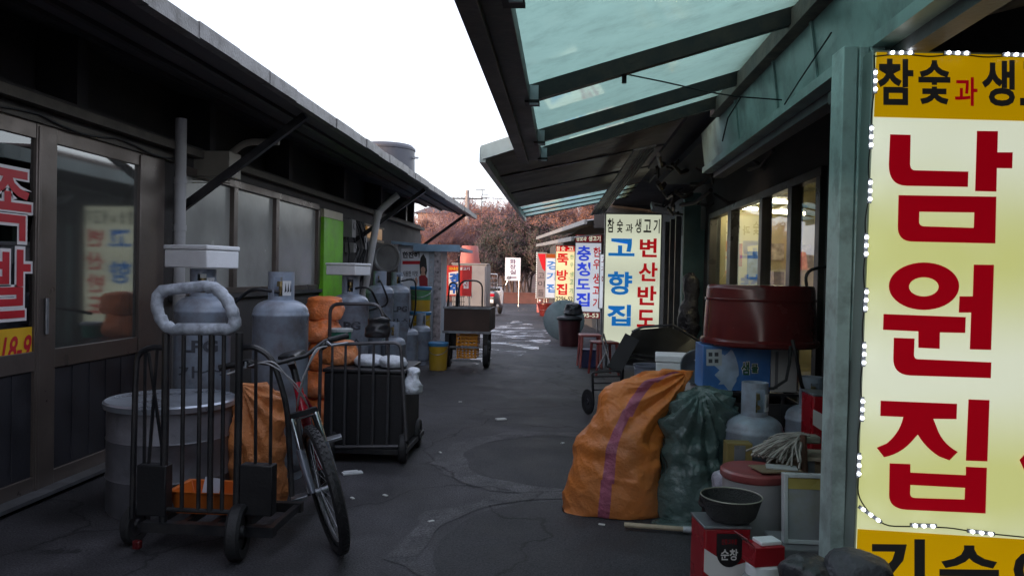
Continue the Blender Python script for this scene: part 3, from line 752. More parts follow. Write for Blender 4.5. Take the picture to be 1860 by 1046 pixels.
gas_cylinder('large grey gas cylinder under the further white foam box beside the lime green panel', (pC.x, pC.y, 0), .190, 1.38, .2, sticker=False, hose=[(.2, -.12, 1.28), (.32, .1, 1.0), (.4, .35, .9)])
q = D(690, 520, 10.2); gas_cylinder('tall grey gas cylinder with black hoses, left of two tall ones near the poster booth', (q.x, q.y, 0), .185, 1.44, -.2, sticker=False, txt=False, hose=[(.1, -.2, 1.32), (.2, -.1, 1.0), (-.1, -.26, .9)])
q = D(721, 520, 11.1); gas_cylinder('tall grey gas cylinder with hanging hose, next to the posters of the booth', (q.x, q.y, 0), .185, 1.43, .5, hose=[(.22, -.2, 1.35), (.26, -.1, .9), (.2, -.05, .6)])
for lab, px, y, rz in (('short grey gas cylinder nearest the barred trolley, in the row of short ones', 716, 9.6, 0), ('short grey gas cylinder in the middle of the row of short ones', 742, 11.2, .4), ('short grey gas cylinder next to the front yellow pail', 766, 11.9, .9)):
    q = D(px, 520, y); gas_cylinder(lab, (q.x, q.y, 0), .155, .80, rz, sticker=False, txt=False)
stack_box('white foam box sitting on the nearest large gas cylinder', (pA.x-.0, pA.y-.02, 1.425), .36, .32, .155, foam, -.28, grp='white foam boxes on gas cylinders')
stack_box('smaller white foam box on the gas cylinder beside the green panel', (pC.x-.02, pC.y-.02, 1.385), .34, .32, .125, foam, -.25, grp='white foam boxes on gas cylinders')

# near barred trolley with padded handle
def at(px, py, y): return D(px, py, y)
tc_ = at(385, 900, 3.72)
cart = T('hand_trolley', 'black barred hand trolley with silver wrapped loop handle, nearest on the left', 'trolley', (tc_.x, tc_.y, 0))
def K(mb_, name, m_, par=None, **k): return mb_.build(name, m_, par or cart, world=True, **k)
yy = 3.72
wrap = mat('silver_wrap', (.46, .50, .56), .5, metal=.15, var=.3, scale=14, bump=.25, bscale=40, dirt=(.16, .17, .2), dfac=.7, dscale=18)
hp = [at(p[0], p[1], yy) for p in ((288, 528), (392, 519), (418, 552), (432, 598), (302, 599), (283, 560))]
hp = fillet(hp, .10, 6, closed=True)
K(MB().tube([p+V((0, .0, .004*sin(i*2.1))) for i, p in enumerate(hp)], [.030+.0016*sin(i*1.7)+.0012*sin(i*4.1) for i in range(len(hp))], 12, closed=True), 'handle', wrap)
for px in (334, 364, 385, 407):
    K(MB().cyl(at(px, 600, yy), at(px-4, 928, yy), .011 if px != 385 else .016, n=8), 'bar', blackp)
for px in (304, 437): K(MB().tube([at(px-2, 604, yy), at(px-4, 760, yy), at(px-8, 950, yy)], .020, 8), 'upright', blackp)
for pts in ([(300, 632), (276, 630), (250, 642), (246, 700), (240, 940)], [(437, 632), (461, 629), (490, 645), (505, 680), (522, 740), (530, 900)]):
    K(MB().tube(fillet([at(a, b, yy+.02) for a, b in pts], .10), .015, 8), 'side_rail', blackp)
for a, b in (((264, 640), (262, 850)), ((286, 634), (270, 850)), ((270, 640), (300, 850)), ((465, 632), (464, 845)), ((493, 650), (491, 845))):
    K(MB().cyl(at(*a, yy+.02), at(*b, yy+.02), .009, n=6), 'bar', blackp)
for (x0, x1) in ((252, 304), (438, 496)):
    p, q = at(x0, 842, yy), at(x1, 936, yy); K(MB().bx(p.x, q.x, yy-.02, yy+.05, q.z, p.z), 'wheel_guard', mat('black_plastic', (.010, .010, .012), .5, var=.2, bump=.1), bevel=.006)
bz = at(385, 950, yy).z
mb = MB(); xl, xr = at(262, 950, yy).x, at(500, 950, yy).x
mb.bx(xl, xr, yy-.03, yy+.02, bz-.05, bz).bx(xl, xr, yy+.38, yy+.42, bz-.05, bz)
for k in range(5): x = xl+.02+(xr-xl-.06)*k/4; mb.bx(x, x+.03, yy+.02, yy+.38, bz-.042, bz-.006)
mb.cyl((xl, yy, at(385, 928, yy).z), (xr-.05, yy, at(385, 928, yy).z), .012, n=8)
K(mb, 'base_frame', blackp)
def wheel2(par, c, r, wd, ax=(1, 0, 0)):
    """tyre with a rim as its child, both in the thing's own space"""
    inv = par.matrix_basis.inverted(); ax = V(ax).normalized()
    rot = V((0, 0, 1)).rotation_difference(ax).to_matrix().to_4x4()
    Mx = inv @ Matrix.Translation(V(c)) @ rot; h = wd/2
    o = MB().lathe([(r*.6, -h*.8), (r*.9, -h), (r, -h*.6), (r, h*.6), (r*.9, h), (r*.6, h*.8)], 28, M=Mx).build('wheel', rubber, par)
    MB().lathe([(0.001, -h*.7), (r*.2, -h*.9), (r*.25, -h*.4), (r*.6, -h*.5), (r*.62, 0), (r*.6, h*.5), (r*.25, h*.4), (r*.2, h*.9), (0.001, h*.7)], 20, M=Mx).build('rim', dkmetal, o)
    return o
c = at(432, 972, yy-.06); wheel2(cart, (c.x, c.y, .135), .135, .07, (1, .15, 0))
c = at(245, 985, yy+.1); wheel2(cart, (c.x, c.y, .10), .10, .05, (1, -.1, 0))
c = at(250, 985, yy-.05); K(MB().bx(c.x-.022, c.x+.018, c.y-.015, c.y+.015, c.z-.03, c.z+.012), 'reflector', mat('red_reflector', (.10, .01, .012), .3, var=.1, bump=0), bevel=.006)
# orange tray on the trolley
p, q = at(318, 885, yy+.2), at(436, 950, yy+.2)
t = T('plastic_tray', 'orange plastic tray lying on the base of the nearest trolley', 'tray', ((p.x+q.x)/2+.06, yy+.22, bz+.004))
orp = mat('orange_plastic', (.62, .15, .02), .42, var=.15, scale=5, bump=.05, dirt=(.25, .06, .015), dfac=.5)
MB().lathe([(0, .0), (.86, 0), (1.0, .14/.16*1.0), (1.06, .93), (1.06, 1.0), (.98, .98), (.84, .1), (0, .1)], 4, M=Matrix.Diagonal((.31, .165, .12, 1)) @ Matrix.Rotation(pi/4, 4, 'Z')).build('body', orp, t, bevel=.012)
MB().add([(-.02, -.1, .13), (.09, -.09, .14), (.07, -.06, .26), (-.03, -.07, .27)], [(0, 1, 2, 3)]).build('paper_slip', whitep, t) if False else None
o = MB().bx(-.04, .05, -.003, .003, 0, .13).build('paper_card', mat('pale_card', (.55, .60, .70), .6, var=.1, bump=.05)); c = at(377, 895, yy+.16)
o.matrix_basis = Matrix.Translation((c.x, c.y, bz+.05)) @ Matrix.Rotation(-.25, 4, 'X') @ Matrix.Rotation(.1, 4, 'Y'); tag(o, 'small pale blue paper card standing in the orange tray', 'card')
# metal drum
dm = at(312, 740, 4.47)
t = T('metal_drum', 'wide grey metal drum with flat lid behind the nearest trolley', 'drum', (dm.x, dm.y, 0))
drm = mat('drum_metal', (.22, .22, .25), .42, metal=.45, var=.3, scale=4, bump=.12, dirt=(.10, .09, .09), dfac=.6, dscale=3)
R_ = .35
MB().lathe([(0, 0), (R_*.97, 0), (R_, .02), (R_, .2), (R_+.006, .21), (R_, .22), (R_, .42), (R_+.006, .43), (R_, .44), (R_, .63), (0, .63)], 48).build('body', drm, t)
MB().lathe([(R_+.018, .605), (R_+.022, .635), (R_+.01, .645), (R_-.03, .638), (.1, .655), (0, .655)], 48).build('lid', mat('drum_lid', (.42, .46, .52), .32, metal=.6, var=.25, scale=4, bump=.06), t)
# orange sack behind trolley
orsk = mat('orange_sack', (.60, .22, .07), .5, var=.28, scale=5, bump=.5, bscale=70, dirt=(.42, .19, .10), dfac=.55, dscale=3)
o = sack([(0, -.15, .17, 0, .13), (.08, -.17, .18, 0, .16), (.25, -.165, .17, 0, .15), (.42, -.16, .165, 0, .14), (.58, -.165, .15, .01, .11), (.67, -.15, .10, .01, .07), (.72, -.12, .02, .01, .03)], amp=.06, seed=4, nlev=80, nseg=110, tie=(-.1, .72))
c = at(476, 760, 4.55); o = o.build('orange_sack', orsk, ang=60); o.location = (c.x-.03, c.y+.02, 0); tag(o, 'orange sack standing behind the right bars of the nearest trolley', 'sack', 'orange sacks')

# ------------------------------------------------------------------ bicycle
fc, rc_ = G(611, 1003), V((-1.51, 4.84, 0))
hd = math.atan2(fc.y-rc_.y, fc.x-rc_.x)
BM = Matrix.Translation((fc.x, fc.y, 0)) @ Matrix.Rotation(hd, 4, 'Z') @ Matrix.Rotation(radians(13.5), 4, 'X')
bike = T('bicycle', 'red mountain bicycle leaning beside the barred trolley, front wheel towards the viewer', 'bicycle', M=BM)
redp = mat('red_paint', (.42, .012, .03), .25, var=.12, bump=.02, coat=.5)
silver = mat('polished_steel', (.62, .64, .68), .22, metal=.9, var=.1, bump=0)
STE = Matrix.Translation((-.11, 0, 0)) @ Matrix.Rotation(radians(9), 4, 'Z') @ Matrix.Translation((.11, 0, 0))
def bwheel(x, M=None):
    M = M or Matrix.Identity(4); r = .33
    Mw = M @ Matrix.Translation((x, 0, r)) @ Matrix.Rotation(pi/2, 4, 'X')
    ty = MB(); ty.lathe([(r-.046, -.019), (r-.026, -.029), (r-.007, -.020), (r, 0), (r-.007, .020), (r-.026, .029), (r-.046, .019)], 56, M=Mw)
    for k in range(56):
        a = 2*pi*k/56
        for sgn in (-1, 1):
            pc = Mw @ V(((r-.005)*cos(a), (r-.005)*sin(a), sgn*.014)); pd = Mw @ V(((r-.004)*cos(a+.06), (r-.004)*sin(a+.06), sgn*.002))
            ty.beam(pc, pd, .008, .012, up=tuple((Mw.to_3x3() @ V((cos(a), sin(a), 0)))))
    o = ty.build('wheel', rubber, bike)
    MB().lathe([(r-.043, -.012), (r-.065, -.010), (r-.068, 0), (r-.065, .010), (r-.043, .012)], 48, M=Mw).build('rim', alud, o)
    sp = MB()
    for k in range(28):
        a = 2*pi*k/28; s = (-1)**k
        sp.cyl(Mw @ V((.022*cos(a+.9*s), .022*sin(a+.9*s), .025*s)), Mw @ V(((r-.066)*cos(a), (r-.066)*sin(a), 0)), .0013, n=4)
    sp.cyl(Mw @ V((0, 0, -.05)), Mw @ V((0, 0, .05)), .018, n=10)
    sp.build('spokes', steel, o)
bwheel(0, STE); bwheel(-1.06)
fr = MB(); HT, HB, BB, SE, RA = V((-.205, 0, .86)), V((-.165, 0, .71)), V((-.64, 0, .29)), V((-.80, 0, .74)), V((-1.06, 0, .33))
fr.cyl(HT, HB, .024).cyl(HT+V((.01, 0, -.03)), SE, .018).tube([HB+V((0, 0, .02)), V((-.38, 0, .5)), BB], .026, 10).cyl(BB, SE, .018)
for s in (-1, 1):
    fr.tube([BB+V((0, .03*s, 0)), V((-.8, .05*s, .31)), RA+V((0, .065*s, 0))], .011, 8); fr.tube([SE+V((0, .02*s, -.05)), V((-.93, .05*s, .55)), RA+V((0, .065*s, 0))], .009, 8)
fr.cyl(BB+V((0, -.04, 0)), BB+V((0, .04, 0)), .024)
fr.build('frame', redp, bike)
fk = MB()
for s in (-1, 1): fk.cyl(STE @ V((-.135, .062*s, .70)), STE @ V((-.055, .062*s, .47)), .015)
fk.build('fork_stanchions', silver, bike)
fk = MB()
for s in (-1, 1):
    fk.tube([STE @ V((-.085, .062*s, .54)), STE @ V((-.04, .064*s, .42)), STE @ V((0, .062*s, .33))], [.023, .021, .015], 10)
fk.build('fork_lowers', mat('fork_grey', (.17, .18, .22), .3, metal=.4, var=.2, bump=.02), bike)
fk = MB(); fk.beam(STE @ V((-.14, -.072, .71)), STE @ V((-.14, .072, .71)), .04, .026); fk.tube([STE @ V((-.07, -.062, .5)), STE @ V((-.09, -.04, .695)), STE @ V((-.09, .04, .695)), STE @ V((-.07, .062, .5))], .012, 8)
fk.build('fork_crown', blackp, bike)
hbz = 1.0
def hb(y, x=-.2, z=1.0): return STE @ V((x, y, z))
st = MB().cyl(HT, V((-.225, 0, .95)), .018).beam(V((-.225, 0, .945)), STE @ V((-.15, 0, .985)), .035, .035); st.build('stem', blackp, bike)
bar = MB().tube([hb(-.33, -.24, 1.03), hb(-.2, -.2, 1.035), hb(-.08, -.155, .99), hb(.08, -.155, .99), hb(.2, -.2, 1.035), hb(.33, -.24, 1.03)], .012, 10)
hbar = bar.build('handlebar', blackp, bike)
for s in (-1, 1):
    MB().tube([hb(.335*s, -.242, 1.03), hb(.22*s, -.206, 1.034)], .017, 10).build('grip', rubber, hbar)
    MB().tube([hb(.21*s, -.19, 1.03), hb(.22*s, -.15, 1.01), hb(.31*s, -.165, 1.0)], .007, 6).build('brake_lever', steel if s > 0 else steel, hbar)
    MB().cyl(hb(.17*s, -.2, 1.01), hb(.20*s, -.2, 1.02), .022, n=10).build('shifter', blackp, hbar)
cbm = mat('pale_cable', (.45, .45, .47), .5, var=.1, bump=0)
cb = MB()
for s, dx in ((-1, .0), (-1, .03), (1, 0), (1, .02)):
    cb.tube(fillet([hb(.20*s, -.17, 1.01), hb((.13-dx)*s, -.04+dx, 1.03), hb((.02+dx)*s, -.04, .90+dx), V((-.16, -.03*s, .74)), V((-.3, -.02*s, .66))], .12, 5), .004, 5)
cb.build('cables', cbm, bike)
MB().tube([V((-.80, 0, .74)), V((-.84, 0, .90))], .013, 8).build('seat_post', silver, bike)
sdl = MB(); vs = []
for i in range(11):
    u = i/10; wv = .02+.055*max(0, (u-.35)/.65)**1.3; x = -.70-.27*u
    for j in range(9):
        a = pi*j/8; vs.append((x, wv*cos(a)*1.15, .915+.035*sin(a)**.6+.015*(u-.5)**2))
sdl.add(vs, [(i*9+j, i*9+j+1, (i+1)*9+j+1, (i+1)*9+j) for i in range(10) for j in range(8)]+[tuple(range(9)), tuple(range(90, 99))[::-1]])
sdl.build('saddle', blackp, bike)
cr = MB(); cr.lathe([(.02, -.004), (.085, -.003), (.085, .003), (.02, .004)], 28, M=Matrix.Translation(BB+V((0, -.055, 0))) @ Matrix.Rotation(pi/2, 4, 'X'))
cr.beam(BB+V((0, -.07, 0)), BB+V((.12, -.075, -.11)), .018, .025).beam(BB+V((0, .07, 0)), BB+V((-.12, .075, .11)), .018, .025)
cr.build('crankset', alud, bike)
for p in (BB+V((.12, -.13, -.11)), BB+V((-.12, .13, .11))): MB().bx(p.x-.045, p.x+.045, p.y-.045, p.y+.045, p.z-.01, p.z+.01).build('pedal', steel, bike, bevel=.004)
MB().bx(-.03, .03, -.04, .04, -.03, .03, M=Matrix.Translation(V((-.09, 0, .80)))).build('front_lamp', blackp, bike, bevel=.01) if False else None

# ------------------------------------------------------------------ second barred trolley with black box
yy = 5.62; tc2 = at(655, 800, yy)
cart2 = T('hand_trolley', 'low barred trolley carrying a black box and bags, behind the bicycle', 'trolley', (tc2.x, yy, 0))
def K2(mb_, name, m_, **k): return mb_.build(name, m_, cart2, world=True, **k)
gm = mat('worn_grey_steel', (.13, .13, .14), .4, metal=.6, var=.35, scale=8, bump=.1, dirt=(.05, .04, .035), dfac=.6, dscale=8)
K2(MB().tube(fillet([at(578, 815, yy), at(583, 626, yy), at(728, 622, yy), at(738, 800, yy)], .06), .014, 8), 'front_rail', gm)
for k, px in enumerate((601, 625, 650, 676, 703)): K2(MB().cyl(at(px+3, 626, yy), at(px, 810, yy), .010, n=8), 'bar', gm)
K2(MB().cyl(at(575, 812, yy), at(738, 810, yy), .014, n=8), 'bottom_rail', gm)
K2(MB().tube(fillet([at(598, 640, 6.35), at(600, 552, 6.35), at(690, 552, 6.35), at(703, 600, 6.35), at(703, 660, 6.35)], .08), .015, 8), 'handle', gm)
x0, x1 = at(576, 812, yy).x, at(736, 812, yy).x; zb = at(655, 812, yy).z
K2(MB().bx(x0, x1, yy+.0, 6.4, zb-.05, zb-.01), 'platform', blackp, bevel=.004)
for x in (x0+.1, x1-.03):
    for y in (yy+.08, 6.25): wheel2(cart2, (x, y, .115), .115, .06, (1, .1, 0))
t = T('black_box', 'tall black plastic box standing on the second trolley', 'box', ((x0+x1)/2, yy+.36, zb))
ztop = at(655, 672, yy).z
MB().bx(x0+.03-t.location.x, x1-.03-t.location.x, -.32, .33, 0, ztop-zb-.03).build('body', mat('matt_black_plastic', (.012, .012, .014), .55, var=.4, scale=3, bump=.15), t, bevel=.012)
MB().bx(x0+.02-t.location.x, x1-.02-t.location.x, -.33, .34, ztop-zb-.028, ztop-zb).build('rim', MATS['black_plastic'], t, bevel=.008)
plastw = mat('white_plastic_bag', (.66, .70, .76), .4, var=.2, scale=9, bump=.6, bscale=50, dirt=(.35, .38, .42), dfac=.5, dscale=7)
def bag(label, c, w_, d_, h_, m_, seed, name='plastic_bag', cat='bag', grp=None, amp=.06, rz=0, lean=0., top=.35, sharp=2.2):
    top = min(top, .5)
    lv = [(0, -w_*.40, w_*.40, 0, d_*.40), (h_*.12, -w_*.49, w_*.49, 0, d_*.48), (h_*.4, -w_*.5+lean*.4, w_*.5+lean*.4, 0, d_*.5), (h_*.72, -w_*.43+lean*.7, w_*.43+lean*.7, 0, d_*.42), (h_*.92, -w_*top*.8+lean*.9, w_*top*.8+lean*.9, 0, d_*top*.7), (h_, -w_*top*.3+lean, w_*top*.3+lean, 0, d_*top*.25)]
    o = sack(lv, nseg=40, nlev=26, amp=amp, seed=seed, sharp=sharp).build(name, m_, ang=70)
    o.location = c; o.rotation_euler = (0, 0, rz); return tag(o, label, cat, grp)
c = at(672, 672, 5.9); bag('white plastic bag lying on the black box of the second trolley', (c.x, c.y, ztop), .24, .25, .11, plastw, 2)
c = at(714, 672, 5.85); bag('flat white foam packet on the right edge of the black box', (c.x, c.y, ztop), .20, .22, .085, plastw, 12)
c = at(605, 672, 5.95); bag('orange mesh bag lying on the left of the black box', (c.x+.04, c.y, ztop), .30, .3, .19, mat('orange_net_bag', (.66, .20, .05), .5, var=.35, scale=8, bump=.7, bscale=60, dirt=(.6, .35, .22), dfac=.5, dscale=6), 6, top=.7)
c = at(746, 712, 5.75); bag('small crumpled white bag hanging at the right side of the second trolley', (c.x+.01, c.y, c.z-.01), .12, .15, .19, plastw, 8, top=1.1, amp=.11, lean=.03)
# paper scrap, green tub, black pouch
c = G(640, 860); o = MB().bx(-.07, .07, -.03, .03, .002, .012).bx(-.06, .04, -.02, .025, .012, .02).build('crushed_wrapper', whitep); o.matrix_basis = Matrix.Translation(c) @ Matrix.Rotation(.5, 4, 'Z'); tag(o, 'crushed pale wrapper on the road beside the bicycle front wheel', 'litter')
grnp = mat('green_plastic', (.06, .30, .20), .4, var=.2, bump=.04)
c = at(618, 624, 6.9); t = T('plastic_tub', 'small pale green plastic tub on the orange sacks by the green panel', 'tub', (c.x, c.y, c.z))
MB().lathe([(0, 0), (.085, 0), (.10, .11), (.108, .112), (.108, .12), (.095, .12), (.08, .01), (0, .01)], 24).build('body', grnp, t)
MB().lathe([(.110, .112), (.112, .135), (.10, .14), (0, .142)], 24).build('lid', mat('clear_lid', (.5, .55, .55), .3, var=.1, bump=0), t)
orbag = mat('bright_orange_sack', (.88, .22, .05), .5, var=.3, scale=7, bump=.6, bscale=55, dirt=(.8, .42, .28), dfac=.45, dscale=5)
c = at(585, 600, 6.95)
for k, (z, dx, rz_) in enumerate(((0, .02, .2), (.255, -.02, -.3), (.51, .02, .3), (.765, -.01, -.2), (.97, .01, .4))):
    bag(('lowest', 'second from bottom', 'third from bottom', 'second from top', 'topmost')[k]+' orange bag in the pile beside the lime green panel', (c.x+dx-.03, c.y+.1, z), .31, .36, .26-.05*(k > 2), orbag, 20+k*5, grp='piled orange bags', top=.5, amp=.06, rz=rz_, sharp=3.6)
q = at(688, 598, 6.2); bag('black tool pouch hooked on the loop handle of the second trolley', (q.x, q.y, q.z-.07), .17, .13, .16, blackp, 31, name='tool_pouch', cat='pouch', top=1.15, amp=.10, rz=.4)

# ------------------------------------------------------------------ pails
yp = mat('yellow_pail_plastic', (.58, .36, .03), .4, var=.15, scale=5, bump=.03, dirt=(.3, .2, .06), dfac=.5)
bp = mat('blue_lid_plastic', (.06, .22, .42), .38, var=.15, bump=.03)
gp = mat('green_band', (.10, .26, .12), .4, var=.15, bump=.02)
def pail(label, c, r, h, band=None, grp='yellow pails with blue lids'):
    t = T('pail', label, 'pail', c, 0, grp)
    MB().lathe([(0, 0), (r*.88, 0), (r*.89, .01), (r*.97, h*.86), (r, h*.86), (r, h*.9), (0, h*.9)], 30).build('body', yp, t)
    MB().lathe([(r*1.02, h*.86), (r*1.05, h*.9), (r*1.05, h*.97), (r*.98, h), (r*.9, h*.97), (0, h*.97)], 30).build('lid', bp, t)
    if band: MB().lathe([(r*.935, h*.45), (r*.975, h*.84)], 30).build('label_band', band, t)
    MB().tube([(r*1.03*cos(a), r*1.03*sin(a)-.0, h*.84-.11*sin(a+pi)) for a in [pi+pi*k/12 for k in range(13)]], .004, 5).build('bail_handle', steel, t)
    return t
q = at(796, 640, 11.3); pail('yellow pail with blue lid alone on the ground beside the wooden handcart', (q.x, q.y, 0), .145, .41)
q = at(764, 560, 12.4)
for k in range(3): pail(('bottom', 'middle', 'top')[k]+' yellow pail of the stack in front of the poster booth', (q.x, q.y, k*.405), .17, .40, band=gp if k == 2 else None)

# ------------------------------------------------------------------ booth with posters
kx0, kx1, ky = D(722, 520, 13.4).x, D(787, 520, 13.4).x, 13.4
booth = T('poster_booth', 'small grey booth with posters on its front and flat blue roof', 'booth', ((kx0+kx1)/2, ky, 0))
kz = D(750, 446, 13.4).z
bg = mat('booth_grey_blue', (.44, .49, .56), .5, metal=.2, var=.15, bump=.05, dirt=(.14, .15, .17), dfac=.5)
def KB(mb_, name, m_, par=None, **k): return mb_.build(name, m_, par or booth, world=True, **k)
KB(MB().bx(kx0, kx1, ky, ky+1.5, 0, kz), 'body', bg, bevel=.006)
KB(MB().bx(kx1+.003, kx1+.13, ky+.02, ky+.10, 0, kz), 'side_strip', mat('foil_strip', (.46, .42, .46), .35, metal=.4, var=.5, scale=14, bump=.4, bscale=20), bevel=.004)
x1 = D(838, 450, 13.4).x
mb = MB().slab([(kx0-.1, ky-.12, kz+.07), (x1, ky-.12, kz-.02), (x1, ky+1.7, kz-.02), (kx0-.1, ky+1.7, kz+.07)], .05)
mb.bx(kx0+.3, x1-.01, ky-.15, ky-.12, kz-.10, kz+.02); KB(mb, 'roof', mat('booth_roof_blue', (.24, .38, .52), .45, var=.2, bump=.05))
for (px, py0, py1) in ((806, 462, 560), (834, 465, 560)): KB(MB().cyl(D(px, py0, 14.7), D(px, 600, 14.7), .018, n=8), 'post', steel)
poster = KB(MB().bx(*sorted((D(729, 455, ky).x, D(779, 455, ky).x)), ky-.004, ky, D(750, 527, ky).z, D(750, 452, ky).z), 'poster', mat('poster_paper', (.74, .78, .84), .5, var=.1, bump=0))
fnK = lambda dy: (lambda a, b: D(a, b, ky-dy))
def KP(mb_, name, m_): o = mb_.build(name, m_, None, flat=True); o.parent = poster; o.matrix_parent_inverse = booth.matrix_basis.inverted(); return o
mb = MB(); text(mb, '한잔해', 731, 762, 469, 457, fn=fnK(.006), bold=.04); text(mb, '시원한 이맛', 731, 759, 502, 492, fn=fnK(.006), bold=.02); text(mb, '부드럽게', 738, 752, 510, 505, fn=fnK(.006), bold=.01)
KP(mb, 'lettering', dkgrey)
mb = MB().poly([[(731, 474), (765, 474), (765, 480), (731, 480)]], fnK(.006)); KP(mb, 'red_band', redv)
mb = MB(); pol = lambda c, r, s=1.0: [(c[0]+r*cos(2*pi*k/18), c[1]+r*s*sin(2*pi*k/18)) for k in range(18)]
mb.poly([[(764, 468), (769, 461), (774, 470), (776, 492), (774, 500), (763, 498), (762, 480)]], fnK(.007)); KP(mb, 'figure_hair', blackp)
mb = MB(); mb.poly([pol((768.5, 490), 4.2, 1.35)], fnK(.009)).poly([[(766, 494), (771, 494), (774, 502), (763, 502)]], fnK(.009)); mb.poly([[(753, 508), (756, 502), (759, 510), (757, 519), (753, 517)]], fnK(.009))
KP(mb, 'figure_skin', mat('printed_skin', (.50, .30, .22), .5, var=.05, bump=0))
mb = MB(); mb.poly([[(761, 502), (765, 500), (772, 500), (777, 506), (777, 525), (762, 525)]], fnK(.0105)); KP(mb, 'figure_dress', mat('printed_red', (.32, .02, .03), .5, var=.1, bump=0))
mb = MB()
for k, y in enumerate((458, 466, 474, 483, 492, 500, 512)): mb.poly([[(781, y), (786, y), (786, y+4), (781, y+4)]], fnK(.005))
KB(mb, 'notice_stickers', mat('sticker_pale', (.45, .46, .50), .5, var=.3, scale=20, bump=0), flat=True)
# round tray on the wall
c = D(704, 468, 12.6); t = T('round_tray', 'large round grey tray hanging on the wall above the tall gas cylinders', 'tray', (c.x, c.y, c.z))
MB().lathe([(0, 0), (.20, .0), (.225, .03), (.24, .03), (.24, .04), (.215, .04), (.195, .012), (0, .012)], 40, M=Matrix.Rotation(pi/2, 4, 'X') @ Matrix.Rotation(-.2, 4, 'Y')).build('body', mat('tray_grey', (.34, .35, .35), .45, metal=.3, var=.2, bump=.05), t)
MB().cyl((0, .03, .2), (0, .15, .2), .01).build('hook', steel, t)

# ------------------------------------------------------------------ wooden handcart with crate
yy = 11.6
hc = T('handcart', 'wide brown box handcart with arched rails seen from behind, in the middle of the alley', 'handcart', (D(848, 600, yy).x, yy, 0))
def H(mb_, name, m_, **k): return mb_.build(name, m_, hc, world=True, **k)
x0, x1 = D(806, 600, yy).x, D(889, 600, yy).x; z0, z1 = D(848, 602, yy).z, D(848, 560, yy).z
bw = mat('stained_brown_board', (.085, .05, .038), .6, var=.4, scale=5, bump=.15, dirt=(.03, .02, .018), dfac=.6)
mb = MB().bx(x0, x1, yy, yy+.03, z0, z1).bx(x0, x0+.03, yy+.03, yy+.95, z0, z1).bx(x1-.03, x1, yy+.03, yy+.95, z0, z1).bx(x0+.03, x1-.03, yy+.92, yy+.95, z0, z1).bx(x0+.03, x1-.03, yy+.03, yy+.92, z0, z0+.03)
H(mb, 'box_body', bw, bevel=.004)
mb = MB().bx(x0-.015, x1+.015, yy-.02, yy-.002, z1-.01, z1+.025).bx(x0-.02, x1+.02, yy-.02, yy-.002, z0-.03, z0+.005)
H(mb, 'edge_strip', steel)
for xa, xb in ((x0+.02, x0+.16), (x0+.17, x1-.14)): H(MB().tube(fillet([(xa, yy+.2, z1), (xa+.03, yy+.2, z1+.42 if xa > x0+.1 else z1+.38), (xb, yy+.2, z1+.42 if xa > x0+.1 else z1+.38), (xb, yy+.2, z1)], .14), .013, 8), 'arched_rail', blackp)
mb = MB()
for k in range(9): mb.cyl((x0+.02+k*.03, yy+.25, z1), (x0+.02+k*.03, yy+.25, z1+.17), .004, n=5)
for z in (.01, .09, .17): mb.cyl((x0, yy+.25, z1+z), (x0+.28, yy+.25, z1+z), .005, n=5)
H(mb, 'wire_basket', blackp)
for x, px in ((x0+.05, 812), (x1-.05, 881)):
    wheel2(hc, (x, yy+.15, .21), .21, .09, (1, 0, 0)); H(MB().bx(x-.03, x+.03, yy-.0, yy+.05, .2, z0-.03), 'leg', blackp)
for xa, xb in ((x0, x0+.15), (x1-.13, x1)): H(MB().bx(xa, xb, yy+.30, yy+.33, .24, z0-.03), 'side_panel', blackp)
H(MB().bx(x0, x1, yy+.02, yy+.06, .30, .325).bx(x0+.12, x1-.12, yy-.02, yy+.02, .10, .13), 'cross_bar', steel)
def crate(label, c, sx, sy, sz, m_, rz=0, grp=None):
    t = T('plastic_crate', label, 'crate', c, rz, grp); m2 = MB()
    for k in range(4):
        z = sz*k/4; m2.bx(-sx/2, sx/2, -sy/2, -sy/2+.012, z+.01, z+sz*.17); m2.bx(-sx/2, sx/2, sy/2-.012, sy/2, z+.01, z+sz*.17)
        m2.bx(-sx/2, -sx/2+.012, -sy/2+.012, sy/2-.012, z+.01, z+sz*.17); m2.bx(sx/2-.012, sx/2, -sy/2+.012, sy/2-.012, z+.01, z+sz*.17)
    for k in range(6):
        x = -sx/2+.003+(sx-.03)*k/5
        m2.bx(x, x+.022, -sy/2-.004, -sy/2-.001, 0, sz); m2.bx(x, x+.022, sy/2+.001, sy/2+.004, 0, sz)
    m2.build('body', m_, t)
    MB().bx(-sx/2+.014, sx/2-.014, -sy/2+.014, sy/2-.014, .005, .02).build('floor', m_, t)
    MB().bx(-sx/2-.008, sx/2+.008, -sy/2-.008, -sy/2+.014, sz, sz+.02).bx(-sx/2-.008, sx/2+.008, sy/2-.014, sy/2+.008, sz, sz+.02).bx(-sx/2-.008, -sx/2+.014, -sy/2+.014, sy/2-.014, sz, sz+.02).bx(sx/2-.014, sx/2+.008, -sy/2+.014, sy/2-.014, sz, sz+.02).build('rim', m_, t)
    return t
cro = mat('orange_crate_plastic', (.88, .34, .02), .4, var=.12, bump=.03)
q = D(847, 600, yy); crate('orange plastic crate under the box of the wooden handcart, upper one', (q.x, yy+.27, .33), .33, .38, .22, cro, grp='orange crates under the handcart')
crate('orange plastic crate under the wooden handcart, lower one below its twin', (q.x, yy+.27, .135), .31, .36, .165, cro, grp='orange crates under the handcart')

